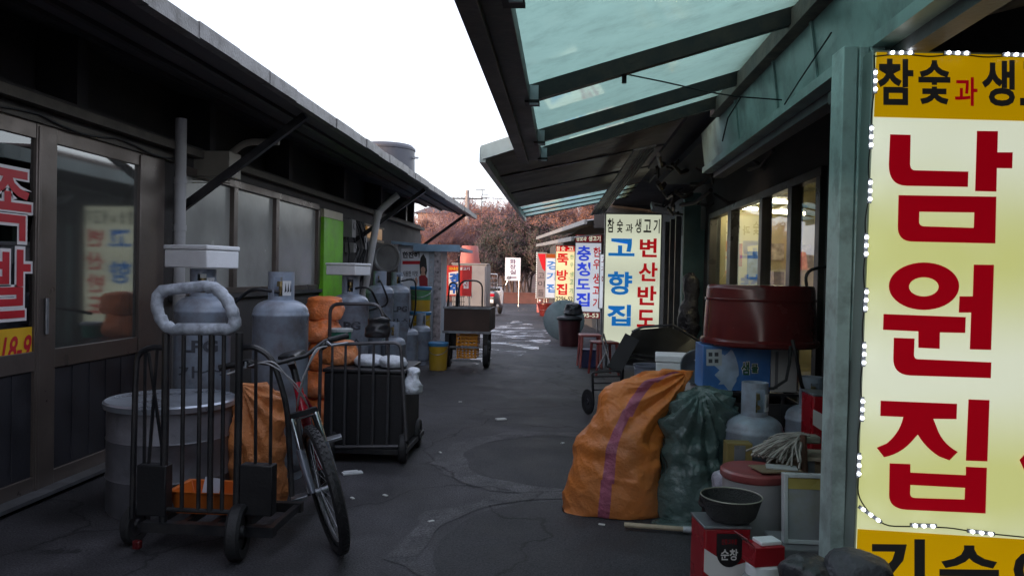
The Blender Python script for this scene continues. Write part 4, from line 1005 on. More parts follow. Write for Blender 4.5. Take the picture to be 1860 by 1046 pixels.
# ------------------------------------------------------------------ motor scooter, cabinet, basin, banner, toilet sign
sx, sy = D(895, 560, 27.0).x, 27.0
sc = T('motor_scooter', 'parked delivery scooter with tall chrome rear rack at the far end of the alley', 'scooter', (sx, sy, 0), -.12)
def Z(mb_, name, m_, **k): return mb_.build(name, m_, sc, **k)
blk, slv = MATS['black_plastic'], mat('silver_body', (.45, .45, .47), .3, metal=.5, var=.1, bump=0)
def sw(y):
    Mw = Matrix.Translation((0, y, .24)) @ Matrix.Rotation(pi/2, 4, 'Y')
    o = MB().lathe([(.13, -.05), (.21, -.055), (.24, -.03), (.24, .03), (.21, .055), (.13, .05)], 24, M=Mw).build('wheel', rubber, sc)
    MB().lathe([(.0, -.04), (.14, -.045), (.14, .045), (0, .04)], 18, M=Mw).build('rim', alud, o)
sw(0); sw(1.25)
body = MB(); vs = []
for k, (y, z0, z1, hw) in enumerate(((-.28, .62, .80, .10), (-.15, .48, .86, .19), (.1, .36, .86, .20), (.4, .30, .78, .18), (.55, .26, .45, .19), (.85, .24, .36, .19), (.95, .26, .95, .2), (1.1, .4, 1.0, .16), (1.2, .5, .95, .08))):
    for j in range(12):
        a = 2*pi*j/12; vs.append((hw*math.copysign(abs(cos(a))**.7, cos(a)), y, (z0+z1)/2+(z1-z0)/2*math.copysign(abs(sin(a))**.7, sin(a))))
body.add(vs, [(k*12+j, k*12+(j+1) % 12, (k+1)*12+(j+1) % 12, (k+1)*12+j) for k in range(8) for j in range(12)]+[tuple(range(11, -1, -1)), tuple(range(96, 108))])
Z(body, 'body', slv)
Z(MB().bx(-.15, .15, -.1, .55, .86, .95), 'seat', blk, bevel=.03)
Z(MB().bx(-.12, .12, -.31, -.25, .66, .77), 'tail_lamp', mat('red_lens', (.45, .01, .03), .2, var=.05, bump=0), bevel=.02)
Z(MB().bx(-.09, .09, -.34, -.33, .45, .57), 'number_plate', whitep)
Z(MB().bx(-.10, .10, -.33, -.05, .36, .44), 'mudguard', blk, bevel=.01)
rk = MB(); rk.tube(fillet([(-.2, -.22, .88), (-.2, -.25, 1.45), (.2, -.25, 1.45), (.2, -.22, .88)], .05), .014, 8)
for z in (1.0, 1.15, 1.3): rk.cyl((-.2, -.235, z), (.2, -.235, z), .008, n=6)
for x in (-.2, -.07, .07, .2): rk.cyl((x, -.24, .97), (x, .2, .97), .01, n=6)
Z(rk, 'rear_rack', silver)
Z(MB().tube([(-.34, 1.0, 1.08), (-.1, 1.05, 1.03), (.1, 1.05, 1.03), (.34, 1.0, 1.08)], .018, 8), 'handlebar', blk)
for s in (-1, 1):
    Z(MB().cyl((.25*s, 1.0, 1.06), (.34*s, .98, 1.28), .008, n=6).lathe([(0, -.01), (.07, -.01), (.075, .01), (0, .01)], 16, M=Matrix.Translation((.36*s, .97, 1.32)) @ Matrix.Rotation(pi/2, 4, 'X')), 'mirror', silver if s > 0 else blk)
Z(MB().tube([(.2, .2, .3), (.22, -.25, .36)], [.03, .045], 10), 'exhaust', steel)
# cabinet, basin, banner board
cy = 22.0; a, b = D(822, 480, cy), D(884, 480, cy)
t = T('storage_cabinet', 'pale grey cabinet standing behind the wooden handcart', 'cabinet', ((a.x+b.x)/2, cy, 0))
ca = mat('cabinet_grey', (.27, .27, .28), .5, var=.12, bump=.04, dirt=(.25, .24, .23), dfac=.5); wd = (b.x-a.x)/2; cz = a.z
MB().bx(-wd, wd, 0, .7, .06, cz).build('body', ca, t, bevel=.008); MB().bx(-wd-.03, wd+.03, -.03, .73, cz+.003, cz+.04).build('top', ca, t, bevel=.006)
for x0_, x1_ in ((-wd+.04, -.01), (.01, wd-.04)): d_ = MB().bx(x0_, x1_, -.02, -.001, .1, cz-.05).build('door', ca, t, bevel=.004); MB().cyl((x1_-.05 if x0_ < 0 else x0_+.05, -.03, .75), (x1_-.05 if x0_ < 0 else x0_+.05, -.03, .9), .01, n=6).build('handle', steel, d_)
q = D(853, 482, cy+.35); zt = D(853, 447, cy+.35).z
t = T('rubber_basin', 'faded red rubber basin turned upside down on the grey cabinet', 'basin', (q.x, q.y, cz+.043)); hz = zt-cz-.04
MB().lathe([(.33, 0), (.33, .03), (.295, .035), (.235, hz-.02), (.22, hz), (0, hz)], 32).build('body', mat('faded_red_rubber', (.42, .12, .10), .55, var=.2, scale=4, bump=.06), t)
q = D(889, 478, 26.0); hb_ = D(889, 478, 26).z
t = T('storage_cabinet', 'narrow pale locker beside the parked scooter', 'locker', (D(879, 520, 24.6).x, 24.6, 0)); MB().bx(-.16, .16, 0, .5, .04, 1.72).build('body', ca, t, bevel=.01); MB().bx(-.13, .13, -.012, -.001, .1, 1.66).build('door', ca, t)
by = 19.5; p, q = D(812, 482, by), D(856, 538, by)
t = T('banner_board', 'red banner board with blue and white lettering in front of the grey cabinet', 'sign', ((p.x+q.x)/2, by, 0))
def BB_(mb_, name, m_, **k): return mb_.build(name, m_, t, world=True, **k)
BB_(MB().bx(p.x, q.x, by, by+.04, q.z, p.z), 'panel', mat('banner_red', (.50, .03, .03), .5, var=.1, bump=0)); 
for x in (p.x+.05, q.x-.05): BB_(MB().cyl((x, by+.06, 0), (x, by+.06, q.z+.1), .018, n=8), 'post', steel)
fb = lambda dy: (lambda a_, b_: D(a_, b_, by-dy))
BB_(MB().poly([[(815, 495), (834, 492), (834, 535), (815, 535)]], fb(.006)), 'pale_field', whv, flat=True)
mb = MB(); text(mb, '국내산', 815, 833, 491, 485, fn=fb(.006), bold=.03); BB_(mb, 'lettering', yelv, flat=True)
mb = MB(); text(mb, '생고기', 834, 853, 491, 485, fn=fb(.006), bold=.03); text(mb, '집', 840, 851, 524, 510, fn=fb(.006), bold=.03); BB_(mb, 'lettering', whv, flat=True)
mb = MB(); text(mb, '경', 816, 833, 513, 496, fn=fb(.010), bold=.06); text(mb, '주', 816, 833, 533, 515, fn=fb(.010), bold=.06); BB_(mb, 'lettering', mat('blue_vinyl', (.02, .12, .5), .45, var=.1, bump=0), flat=True)
ty = 35.0; p, q = D(918, 468, ty), D(945, 510, ty)
t = T('direction_sign', 'white vertical toilet direction sign on a thin post at the alley end', 'sign', ((p.x+q.x)/2, ty, 0))
def TS(mb_, name, m_, **k): return mb_.build(name, m_, t, world=True, **k)
pp = D(942, 536, ty)
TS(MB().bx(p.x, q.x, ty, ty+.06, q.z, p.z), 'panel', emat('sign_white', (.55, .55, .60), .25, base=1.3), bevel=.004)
TS(MB().cyl((pp.x, ty+.09, 0), (pp.x, ty+.09, p.z-.1), .025, n=8), 'post', silver)
ft = lambda a_, b_: D(a_, b_, ty-.006)
mb = MB()
for k, ch in enumerate('화장실'): text(mb, ch, 926, 937, 471+9.5*k+8.5, 471+9.5*k, fn=ft, bold=.02)
mb.poly([[(924, 504), (928, 501), (928, 503), (938, 503), (938, 505), (928, 505), (928, 507)]], ft)
TS(mb, 'lettering', mat('purple_print', (.07, .03, .10), .5, var=.05, bump=0), flat=True)

# ------------------------------------------------------------------ backlit shop signs
cream = emat('sign_cream', (.74, .76, .46), 1.0, band=.22, freq=7.5, tint=(.74, .70, .34))
cream2 = emat('sign_pale_cream', (.72, .76, .58), .95, band=.2, freq=7.5)
white2 = emat('sign_pale_white', (.66, .70, .78), .85, band=.15, freq=7.5)
yelE = emat('sign_yellow', (.52, .27, .0), 1.0, band=.15, freq=7.5)
redE = emat('sign_red', (.27, .0, .004), 1.0, base=1.2)
redB = emat('sign_bright_red', (.40, .004, .008), .85, base=1.0)
bluE = emat('sign_blue', (.004, .125, .40), 1.0, base=1.0)
dbluE = emat('sign_deep_blue', (.02, .05, .50), 1.0, base=1.0)
blkE = emat('sign_black', (.008, .008, .008), 1.0)
grnE = emat('sign_green', (.10, .24, .12), .8, base=1.0)
brnE = emat('sign_dark_red', (.16, .012, .02), .8)
pinkE = emat('sign_dull_pink', (.34, .27, .27), .5)
cabm = mat('sign_cabinet_metal', (.32, .36, .34), .4, metal=.4, var=.15, bump=.04)
def sign(label, px0, py0, px1, py1, y, face, depth=.16, cls='shop_sign', cab=None):
    """a lit cabinet whose face spans the photographed corners at distance y"""
    a, b = D((px0+px1)/2, py0, y), D((px0+px1)/2, py1, y); xa, xb = D(px0, (py0+py1)/2, y).x, D(px1, (py0+py1)/2, y).x
    t = T(cls, label, 'sign', ((xa+xb)/2, y, 0))
    wd = (xb-xa)/2; z0, z1 = b.z, a.z
    MB().bx(-wd-.012, wd+.012, .003, depth, z0-.012, z1+.012).build('cabinet', cab or cabm, t, bevel=.005)
    MB().bx(-wd, wd, -.006, .0025, z0, z1).build('panel', face, t)
    MB().bx(-wd-.014, wd+.014, -.010, -.0065, z1-.008, z1+.014).bx(-wd-.014, wd+.014, -.010, -.0065, z0-.014, z0+.008).bx(-wd-.014, -wd+.006, -.010, -.0065, z0+.008, z1-.008).bx(wd-.006, wd+.014, -.010, -.0065, z0+.008, z1-.008).build('trim', cabm, t)
    mb = MB()
    for x in (-wd+.06, wd-.06): mb.cyl((x, depth*.6, -.0), (x, depth*.6, z0), .02, n=8)
    mb.build('stand', steel, t)
    t['wd'], t['z0'], t['z1'] = wd, z0, z1
    return t
def L(t, name, m_, items, bold=.03, y=-.0085):
    """items: (text, u0, u1, v0, v1) with u across and v down the face, both 0..1"""
    wd, z0, z1 = t['wd'], t['z0'], t['z1']; mb = MB()
    for it in items:
        s, u0, u1, v0, v1 = it[:5]
        text(mb, s, -wd+2*wd*u0, -wd+2*wd*u1, z1-(z1-z0)*v1, z1-(z1-z0)*v0, y=y, bold=it[5] if len(it) > 5 else bold)
    return mb.build(name, m_, t, flat=True)
def band(t, name, m_, v0, v1, u0=0., u1=1., y=-.0075):
    wd, z0, z1 = t['wd'], t['z0'], t['z1']
    return MB().bx(-wd+2*wd*u0, -wd+2*wd*u1, y, -.0062, z1-(z1-z0)*v1, z1-(z1-z0)*v0).build(name, m_, t)
# the big near sign: its outlines follow the painted letters on a flat plane 3.05 m away
SY = 3.05
big = T('shop_sign', 'huge cream shop sign with big red letters and yellow bands, nearest on the right', 'sign', (1.6, SY, 0))
c00, c01, c02 = D(1591, 96, SY), D(1561, 860, SY), D(1556, 1046, SY)
tl, bl = D(1591, 96, SY), D(1552, 1075, SY); ez = V((0, 0, 1))
SW = .95; xv = (D(1860, 101, SY)-D(1591, 95, SY)); xv = V((xv.x, 0, xv.z)).normalized(); dv = (bl-tl); dv = V((dv.x, 0, dv.z))
def FP(u, v, dy=0.): p = tl+xv*u+dv*v; return V((p.x, SY+dy, p.z))
def bigpoly(mb, outs, dy): return mb.poly(outs, lambda a, b: (lambda p: V((p.x, SY+dy, p.z)))(D(a, b, SY)))
def BG(mb, name, m_, **k): return mb.build(name, m_, big, world=True, **k)
def slabuv(u0, u1, v0, v1, y0, y1):
    mb = MB(); vs = [FP(u, v, y) for y in (y0, y1) for (u, v) in ((u0, v0), (u1, v0), (u1, v1), (u0, v1))]
    return mb.add(vs, [(0, 3, 2, 1), (4, 5, 6, 7), (0, 1, 5, 4), (1, 2, 6, 5), (2, 3, 7, 6), (3, 0, 4, 7)])
BG(slabuv(-.01, SW+.01, -.006, 1.06, .004, .20), 'cabinet', cabm, bevel=.004)
v1_, v2_ = (212-96)/(1075-96.), (958-96)/(1075-96.)
bigface = emat('big_sign_face', (.80, .84, .66), .82, band=.08, freq=7.2, tint=(.68, .70, .24))
BG(slabuv(0, SW, 0, 1.05, -.004, .003), 'panel', bigface)
bigyel = emat('big_sign_yellow', (.47, .265, .0), .95, band=.15, freq=8)
BG(slabuv(.0, SW, .0, v1_, -.0065, -.0042), 'yellow_band', bigyel); BG(slabuv(.0, SW, v2_, 1.05, -.0065, -.0042), 'yellow_band', bigyel)
Z1 = lambda l: [(1480+x/2.092, 60+y/2.092) for x, y in l]; Z2 = lambda l: [(1480+x/2.092, 546+y/2.092) for x, y in l]
ell = lambda cx, cy, rx, ry, n=40: [(cx+rx*cos(2*pi*k/n), cy+ry*sin(2*pi*k/n)) for k in range(n)]
def bez(p0, p1, p2, n=8): return [((1-t)**2*p0[0]+2*t*(1-t)*p1[0]+t*t*p2[0], (1-t)**2*p0[1]+2*t*(1-t)*p1[1]+t*t*p2[1]) for t in [k/n for k in range(n+1)]]
mb = MB(); DY = -.0075
nieun1 = Z1([(283, 387), (361, 389)]+bez((359, 500), (360, 523), (378, 523), 6)+[(580, 528), (578, 586)]+bez((345, 582), (277, 580), (278, 500)))
bigpoly(mb, [nieun1], DY); bigpoly(mb, [Z1([(612, 374), (692, 375), (690, 455), (748, 455), (746, 516), (688, 515), (686, 604), (605, 602)])], DY)
bigpoly(mb, [Z1([(315, 617), (686, 623), (682, 800)]+bez((365, 793), (311, 790), (312, 735))), Z1([(394, 680), (602, 683), (600, 741)]+bez((412, 735), (394, 734), (393, 718), 5))], DY)
bigpoly(mb, [ell(1676.7, 519.7, 63.8, 43), ell(1676.4, 520.8, 26.8, 17.2)], DY)
bigpoly(mb, [Z2([(258, 50), (570, 62), (568, 122), (472, 120), (471, 182), (390, 178), (390, 116), (256, 110)])], DY)
bigpoly(mb, [[(1766.8, 480.7), (1803.6, 481), (1798.4, 635), (1759.6, 634), (1762, 567.5), (1739.6, 567.5), (1741, 538), (1765, 538)]], DY)
bigpoly(mb, [Z2([(297, 140), (376, 143)]+bez((374, 200), (372, 222), (392, 221), 6)+[(667, 233), (665, 293)]+bez((360, 283), (293, 280), (295, 215)))], DY)
bigpoly(mb, [Z2([(247, 378), (537, 390), (535, 448), (447, 447)]+bez((460, 480), (480, 540), (540, 572), 7)+[(508, 604)]+bez((470, 590), (420, 560), (388, 507), 6)+bez((380, 515), (330, 580), (260, 592), 7)+[(232, 556)]+bez((270, 540), (320, 500), (333, 440), 7)+[(246, 436)])], DY)
bigpoly(mb, [Z2([(580, 373), (660, 376), (652, 608), (570, 605)])], DY)
bigpoly(mb, [Z2([(281, 615), (360, 618), (360, 650), (570, 660), (570, 628), (650, 632), (645, 805)]+bez((345, 791), (279, 786), (279, 735))), Z2([(360, 697), (567, 708), (565, 752)]+bez((378, 746), (360, 745), (359, 730), 5))], DY)
bigred = emat('big_sign_red', (.25, .0, .005), .85, base=1.2)
BG(mb, 'lettering', bigred, flat=True)
def bt(mb, s, x0, x1, y0, y1, bold): return text(mb, s, x0, x1, y1, y0, bold=bold, fn=lambda a, b: (lambda p: V((p.x, SY-.010, p.z)))(D(a, b+(a-1590)*.012, SY)))
mb = MB()
for s, x0, x1, y0, y1 in (('참', 1592, 1657, 108, 192), ('숯', 1666, 1724, 110, 190), ('생', 1781, 1841, 108, 192), ('고', 1850, 1915, 110, 190), ('기', 1925, 1985, 110, 190)): bt(mb, s, x0, x1, y0, y1, .030)
for s, x0, x1, y0, y1 in (('기', 1575, 1678, 976, 1072), ('수', 1704, 1812, 986, 1072), ('이', 1838, 1930, 990, 1080)): bt(mb, s, x0, x1, y0, y1, .035)
BG(mb, 'lettering', blkE, flat=True)
mb = MB(); bt(mb, '과', 1732, 1773, 140, 192, .02); BG(mb, 'lettering', bigred, flat=True)
mb = MB(); bt(mb, '생', 1849, 1960, 735, 930, .03); BG(mb, 'lettering', bigred, flat=True)
# LED string looped round the big sign
led = T('led_string', 'string of bright white LED modules looped along the edge of the big sign', 'string light', (1.3, SY-.03, 0))
ledm = emat('led_white', (.9, .95, 1), 14); mods = [((1589, 133), (1589, 163)), ((1582, 234), (1581, 264)), ((1580, 332), (1579, 362)), ((1573, 431), (1572, 461)), ((1573, 530), (1571, 560)), ((1569, 628), (1568, 658)), ((1566, 728), (1565, 758)), ((1560, 829), (1559, 859)), ((1567, 924), (1594, 943)), ((1661, 953), (1693, 954)), ((1765, 964), (1798, 968)), ((1620, 97), (1652, 97)), ((1722, 97), (1754, 98)), ((1828, 100), (1860, 101))]
cl = mat('clear_lens', (.16, .165, .18), .25, var=.05, bump=0)
for a, b in mods:
    pa, pb = D(*a, SY-.025), D(*b, SY-.025)
    o = MB().beam(pa+(pa-pb)*.25, pb+(pb-pa)*.25, .014, .008, up=(0, 1, 0)).build('led_module', cl, led, world=True)
    m2 = MB()
    for k in (0, .5, 1):
        p = pa.lerp(pb, k)+V((0, -.0075, 0)); m2.lathe([(.0068, 0), (.0064, .003), (.004, .005), (0, .006)], 10, M=Matrix.Translation(p) @ Matrix.Rotation(pi/2, 4, 'X'))
    m2.v = [led.matrix_basis.inverted() @ v for v in m2.v]; m2.build('bulb', ledm, o)
pts = [D(x, y, SY-.022) for x, y in ((1588, 100), (1590, 150), (1583, 205), (1582, 250), (1577, 300), (1580, 350), (1571, 400), (1573, 446), (1568, 495), (1572, 545), (1566, 595), (1569, 643), (1563, 690), (1566, 743), (1558, 795), (1560, 845), (1558, 900), (1580, 934), (1610, 955), (1677, 956), (1725, 958), (1780, 967), (1860, 975))]
MB().tube(fillet(pts, .03, 3), .0028, 5).build('wire', cable, led, world=True)
pts = [D(x, y, SY-.022) for x, y in ((1590, 103), (1636, 98), (1690, 104), (1738, 98), (1790, 105), (1845, 101), (1880, 103))]
MB().tube(fillet(pts, .03, 3), .0028, 5).build('wire', cable, led, world=True)
# second sign
s2 = sign('tall pale sign with blue and red columns under a floodlight, second nearest on the right', 1098, 389, 1199, 624, 12.2, cream2, depth=.22)
L(s2, 'lettering', blkE, [('참', .03, .15, .035, .145), ('숯', .20, .31, .04, .145), ('과', .36, .49, .075, .145), ('생', .53, .64, .035, .145), ('고', .68, .82, .04, .14), ('기', .86, .97, .035, .145)], .02)
L(s2, 'lettering', bluE, [('고', .06, .53, .19, .325), ('향', .06, .50, .445, .625), ('집', .06, .49, .70, .865)], .030)
L(s2, 'lettering', redB, [('변', .62, .93, .185, .33), ('산', .61, .95, .37, .515), ('반', .60, .94, .55, .70), ('도', .60, .92, .735, .87)], .030)
fl = D(1203, 380, 11.4); t = T('floodlight', 'square unlit floodlight hanging above the second sign', 'lamp', (fl.x, fl.y, fl.z))
Mx = Matrix.Rotation(.5, 4, 'X') @ Matrix.Rotation(.25, 4, 'Y')
MB().bx(-.17, .17, -.12, .12, -.03, .03, M=Mx).build('housing', whitep, t, bevel=.01); MB().bx(-.15, .15, -.10, .10, -.036, -.031, M=Mx).build('lens', cl, t); MB().tube([(0, 0, .03), (.05, .05, .2), (.3, .1, .32)], .012, 6).build('bracket', dkmetal, t)
# narrow neighbour, third to sixth signs
s7 = sign('narrow grey white sign squeezed between two taller signs', 1089, 462, 1101, 560, 17.5, white2, depth=.1); L(s7, 'lettering', MATS['sign_dark_red'], [('고', .2, .9, .05, .15), ('기', .2, .9, .22, .32), ('집', .2, .9, .4, .5)], .01)
s3 = sign('white sign with deep blue left column and red right column, third from the viewer', 1044, 441, 1091, 566, 20.0, white2)
L(s3, 'lettering', dbluE, [('충', .07, .60, .045, .265), ('청', .07, .60, .285, .485), ('도', .07, .60, .525, .675), ('집', .07, .60, .725, .925)], .030)
L(s3, 'lettering', redB, [('한', .70, .98, .06, .205), ('우', .70, .98, .24, .38), ('생', .70, .98, .44, .59), ('고', .70, .98, .63, .74), ('기', .72, .96, .80, .94)], .025)
o = s3; a = s3['z1']; band_ = MB().bx(-s3['wd'], s3['wd'], -.004, .1, a+.016, a+.20).build('top_band', MATS['sign_dark_red'], s3)
mb = MB(); text(mb, '참숯과', -s3['wd']*.95, -s3['wd']*.15, a+.04, a+.18, y=-.0065, bold=.03); text(mb, '생고기', s3['wd']*.0, s3['wd']*.92, a+.04, a+.18, y=-.0065, bold=.03); mb.build('lettering', cream2, s3, flat=True)
MB().bx(-s3['wd'], s3['wd'], -.004, .1, s3['z0']-.17, s3['z0']-.016).build('phone_band', MATS['sign_dark_red'], s3)
mb = MB(); text(mb, '2295-53', -s3['wd']*.85, s3['wd']*.9, s3['z0']-.15, s3['z0']-.04, y=-.0065, bold=.02); mb.build('phone_number', cream2, s3, flat=True)
s4 = sign('cream sign with red top band, red column and thin green column, fourth from the viewer', 1009, 446, 1043, 549, 25.0, emat('sign_warm_cream', (.80, .74, .44), .9, band=.15, freq=7.5))
band(s4, 'top_band', redB, 0, .105)
L(s4, 'lettering', cream2, [('참', .02, .22, .01, .095), ('숯', .27, .5, .01, .095), ('고', .60, .95, .015, .09)], .03, y=-.009)
L(s4, 'lettering', redB, [('뚝', .06, .68, .14, .35), ('방', .06, .66, .43, .62), ('집', .06, .64, .67, .87)], .030)
L(s4, 'lettering', grnE, [('한', .76, .96, .16, .24), ('우', .76, .96, .30, .38), ('생', .76, .96, .46, .55), ('고', .76, .96, .60, .68), ('기', .76, .94, .75, .84)], .02)
L(s4, 'phone_number', blkE, [('2296-52', .05, .95, .90, .98)], .015)
s5 = sign('pale sign with blue letters and orange top band, fifth from the viewer', 991, 461, 1014, 541, 30.0, white2); band(s5, 'top_band', emat('sign_orange', (.40, .08, .01), .8), 0, .10)
L(s5, 'lettering', emat('sign_mid_blue', (.05, .19, .52), .9), [('경', .08, .9, .16, .36), ('기', .08, .85, .42, .60), ('집', .08, .9, .68, .88)], .03)
s6 = sign('dull pinkish farthest sign edged with tiny lights and a red corner', 975, 459, 992, 541, 33.0, pinkE)
L(s6, 'lettering', blkE, [('고', .15, .8, .45, .56), ('이', .15, .85, .62, .76), ('들', .15, .8, .82, .96)], .0)
mb = MB(); wd, z1_, z0_ = s6['wd'], s6['z1'], s6['z0']; mb.add([(-wd*.9, -.0085, z1_-.05), (wd*.95, -.0085, z1_-.05), (wd*.95, -.0085, z1_-(z1_-z0_)*.42), (wd*.2, -.0085, z1_-(z1_-z0_)*.36)], [(0, 1, 2, 3)]); mb.build('red_corner', redB, s6)
mb = MB()
for k in range(26): mb.bx(-wd-.03, -wd-.005, -.03, -.012, z0_+(z1_-z0_)*k/25-.012, z0_+(z1_-z0_)*k/25+.012)
mb.build('edge_lights', emat('edge_light', (1, .95, .9), 3), s6)

# ------------------------------------------------------------------ near right goods
# big orange sack
def prof(rows, y, d, hds):
    """rows of photographed (py, left px, right px) -> sack levels round the depth y"""
    out = []
    for (py, xl, xr), hd in zip(rows, hds):
        a, b = D(xl, py, y), D(xr, py, y); out.append(((a.z+b.z)/2, a.x, b.x, 0, hd))
    return out
rows = [(946, 1026, 1205), (930, 1026, 1203), (890, 1036, 1198), (850, 1043, 1194), (800, 1053, 1194), (755, 1076, 1206), (722, 1090, 1228), (702, 1106, 1242), (690, 1130, 1252), (680, 1172, 1258), (672, 1232, 1260)]
lv = prof(rows, 4.72, 0, (.15, .18, .20, .20, .19, .17, .14, .11, .07, .04, .015)); lv[0] = (0.004,)+lv[0][1:]
osk = mat('big_orange_sack', (.62, .185, .035), .46, var=.25, scale=3, bump=.3, bscale=60, dirt=(.48, .20, .09), dfac=.55, dscale=2.2)
pst = mat('purple_woven_stripe', (.36, .10, .16), .5, var=.3, scale=6, bump=.4, bscale=60)
o = sack(lv, nseg=180, nlev=150, amp=.06, seed=11, tie=(D(1250, 674, 4.72).x, D(1250, 674, 4.72).z), sharp=2.6, stripe=lambda t, a: .700+.02*t < a < .733+.022*t and t < .95).build('orange_sack', [osk, pst], ang=75)
o.location = (0, 4.72, 0); tag(o, 'big orange woven sack with purple stripe leaning in the foreground of the alley', 'sack', 'orange sacks')
rows = [(985, 1200, 1300), (965, 1192, 1308), (920, 1192, 1318), (860, 1194, 1322), (800, 1198, 1324), (750, 1205, 1326), (728, 1212, 1324), (716, 1224, 1316), (707, 1240, 1298), (700, 1252, 1278)]
lv = prof(rows, 4.62, 0, (.16, .17, .18, .18, .17, .16, .14, .10, .06, .03)); z_ = lv[0][0]; lv = [(max(.004, (l[0]-max(0, z_))),)+l[1:] for l in lv]
gsk = mat('dark_green_plastic', (.075, .118, .112), .22, var=.35, scale=4, bump=.5, bscale=35, dirt=(.14, .18, .18), dfac=.6, dscale=3)
o = sack(lv, nseg=150, nlev=120, amp=.07, seed=31, tie=(D(1264, 700, 4.62).x, D(1264, 700, 4.62).z), sharp=2.3, fold=1.25).build('green_sack', gsk, ang=75); o.location = (.02, 4.66, 0)
tag(o, 'dark bluish green plastic sack leaning against the big orange sack', 'sack')
a, b = G(1130, 936, .03), G(1300, 944, .03)
t = T('mop_stick', 'pale wooden mop handle lying across the front of the sacks', 'stick', (a.x, a.y, 0)); a, b = V((a.x, 4.36, .03)), V((b.x, 4.30, .03))
MB().cyl(a, a.lerp(b, .62), .014, n=10).build('handle', mat('pale_stick_wood', (.42, .34, .24), .6, var=.25, scale=14, bump=.1), t, world=True)
MB().cyl(a.lerp(b, .60), b+(b-a)*.3, .017, n=10).build('tape_sleeve', mat('silver_tape', (.55, .58, .62), .4, var=.25, scale=25, bump=.2), t, world=True)
# short cylinders on the right
q = D(1370, 760, 4.55); gas_cylinder('short grey gas cylinder with open collar under the upturned maroon tub', (q.x, q.y, 0), .160, .83, .2, txt=False)
q = D(1472, 760, 5.15); gas_cylinder('short grey gas cylinder half hidden behind the red tins by the teal post', (q.x, q.y, 0), .155, .80, 0, txt=False, sticker=False, hose=[(-.1, -.15, .72), (-.16, -.2, .95), (-.18, -.18, 1.05)])
# box stack with tub
q = D(1345, 712, 5.45); zbx = D(1345, 710, 5.3).z; ztp = D(1345, 629, 5.3).z
crate('black plastic crate at the bottom of the stack under the blue water box', (q.x+.06, q.y, 0), .62, .36, zbx-.025, blackp)
xa, xb, xc = D(1277, 670, 5.3).x, D(1400, 670, 5.3).x, D(1443, 670, 5.3).x
t = T('carton_box', 'blue and white carton of bottled water under the upturned maroon tub', 'box', ((xa+xb)/2, 5.3, zbx))
def BX(mb_, name, m_, **k): return mb_.build(name, m_, t, world=True, **k)
BX(MB().bx(xa, xb-.001, 5.3, 5.62, zbx, ztp), 'body', mat('blue_print', (.04, .16, .46), .5, var=.35, scale=3, bump=.04, dirt=(.16, .32, .55), dfac=.7, dscale=2.2), bevel=.004)
fq = lambda dy: (lambda a_, b_: D(a_, b_, 5.3-dy))
BX(MB().poly([[(1322+20*cos(2*pi*k/24)*(1+.25*sin(3*k)), 672+34*sin(2*pi*k/24)*(1+.2*cos(5*k))) for k in range(24)]], fq(.003)), 'pale_splash', mat('pale_blue_print', (.34, .44, .58), .5, var=.3, scale=9, bump=0), flat=True)
BX(MB().poly([[(1283, 634), (1311, 634), (1311, 664), (1283, 664)]], fq(.0035)), 'label_patch', mat('pale_label', (.42, .47, .50), .5, var=.15, bump=0), flat=True)
mb = MB(); text(mb, '좋은물', 1288, 1308, 659, 638, fn=fq(.006), bold=.03) if False else None
for (x0_, y0_) in ((1287, 640), (1298, 640), (1287, 652), (1298, 652)): mb.poly([[(x0_, y0_), (x0_+7, y0_), (x0_+7, y0_+7), (x0_, y0_+7)]], fq(.006))
BX(mb, 'label_marks', MATS['faded_black_print'], flat=True)
mb = MB(); text(mb, '샘', 1346, 1362, 682, 656, fn=fq(.006), bold=.07); text(mb, '물', 1364, 1378, 678, 660, fn=fq(.006), bold=.07); BX(mb, 'lettering_outline', whv, flat=True)
mb = MB(); text(mb, '샘', 1347, 1361, 681, 657, fn=fq(.008), bold=.03); text(mb, '물', 1365, 1377, 677, 661, fn=fq(.008), bold=.03); BX(mb, 'lettering', mat('dark_green_print', (.02, .10, .05), .5, var=.1, bump=0), flat=True)
t = T('carton_box', 'plain pale carton standing right of the blue water carton', 'box', ((xb+xc)/2, 5.3, zbx))
MB().bx(-(xc-xb)/2+.002, (xc-xb)/2+.02, .005, .32, 0, ztp-zbx-.004).build('body', mat('pale_carton', (.40, .40, .40), .7, var=.15, bump=.05), t, bevel=.004)
MB().bx(-(xc-xb)/2+.03, -(xc-xb)/2+.05, .002, .0045, .02, ztp-zbx-.03).build('tape', MATS['clear_lens'], t)
ctr = D(1378, 628, 5.45); hz = D(1380, 519, 5.3).z-ztp-.0
t = T('rubber_tub', 'large glossy maroon rubber tub upturned on the cartons below the lit windows', 'tub', (ctr.x, ctr.y, ztp+.003))
mar = mat('maroon_rubber', (.125, .018, .018), .22, var=.2, scale=3, bump=.03, bscale=14, dirt=(.07, .014, .014), dfac=.5)
r0 = (D(1480, 610, 5.45).x-D(1274, 610, 5.45).x)/2
MB().lathe([(r0*.95, 0), (r0, 0), (r0+.012, .012), (r0+.012, .035), (r0, .045), (r0*.975, .05), (r0*.93, hz-.03), (r0*.915, hz-.008), (r0*.89, hz), (0, hz-.002)], 64).build('body', mar, t)
MB().lathe([(r0*.955, hz*.78), (r0*.962, hz*.77), (r0*.957, hz*.74)], 64).build('rib', mar, t)
MB().tube([D(x, y, 5.0) for x, y in ((1436, 628), (1434, 660), (1428, 690), (1405, 705), (1385, 706))], .010, 6).build('hose', cable, loc=None); o = bpy.data.objects['hose'] if False else None
hs_ = [q for q in COL.objects if q.name.startswith('hose') and q.parent is None][0]; tag(hs_, 'black rubber hose running down the pale carton to the short gas cylinder', 'hose')
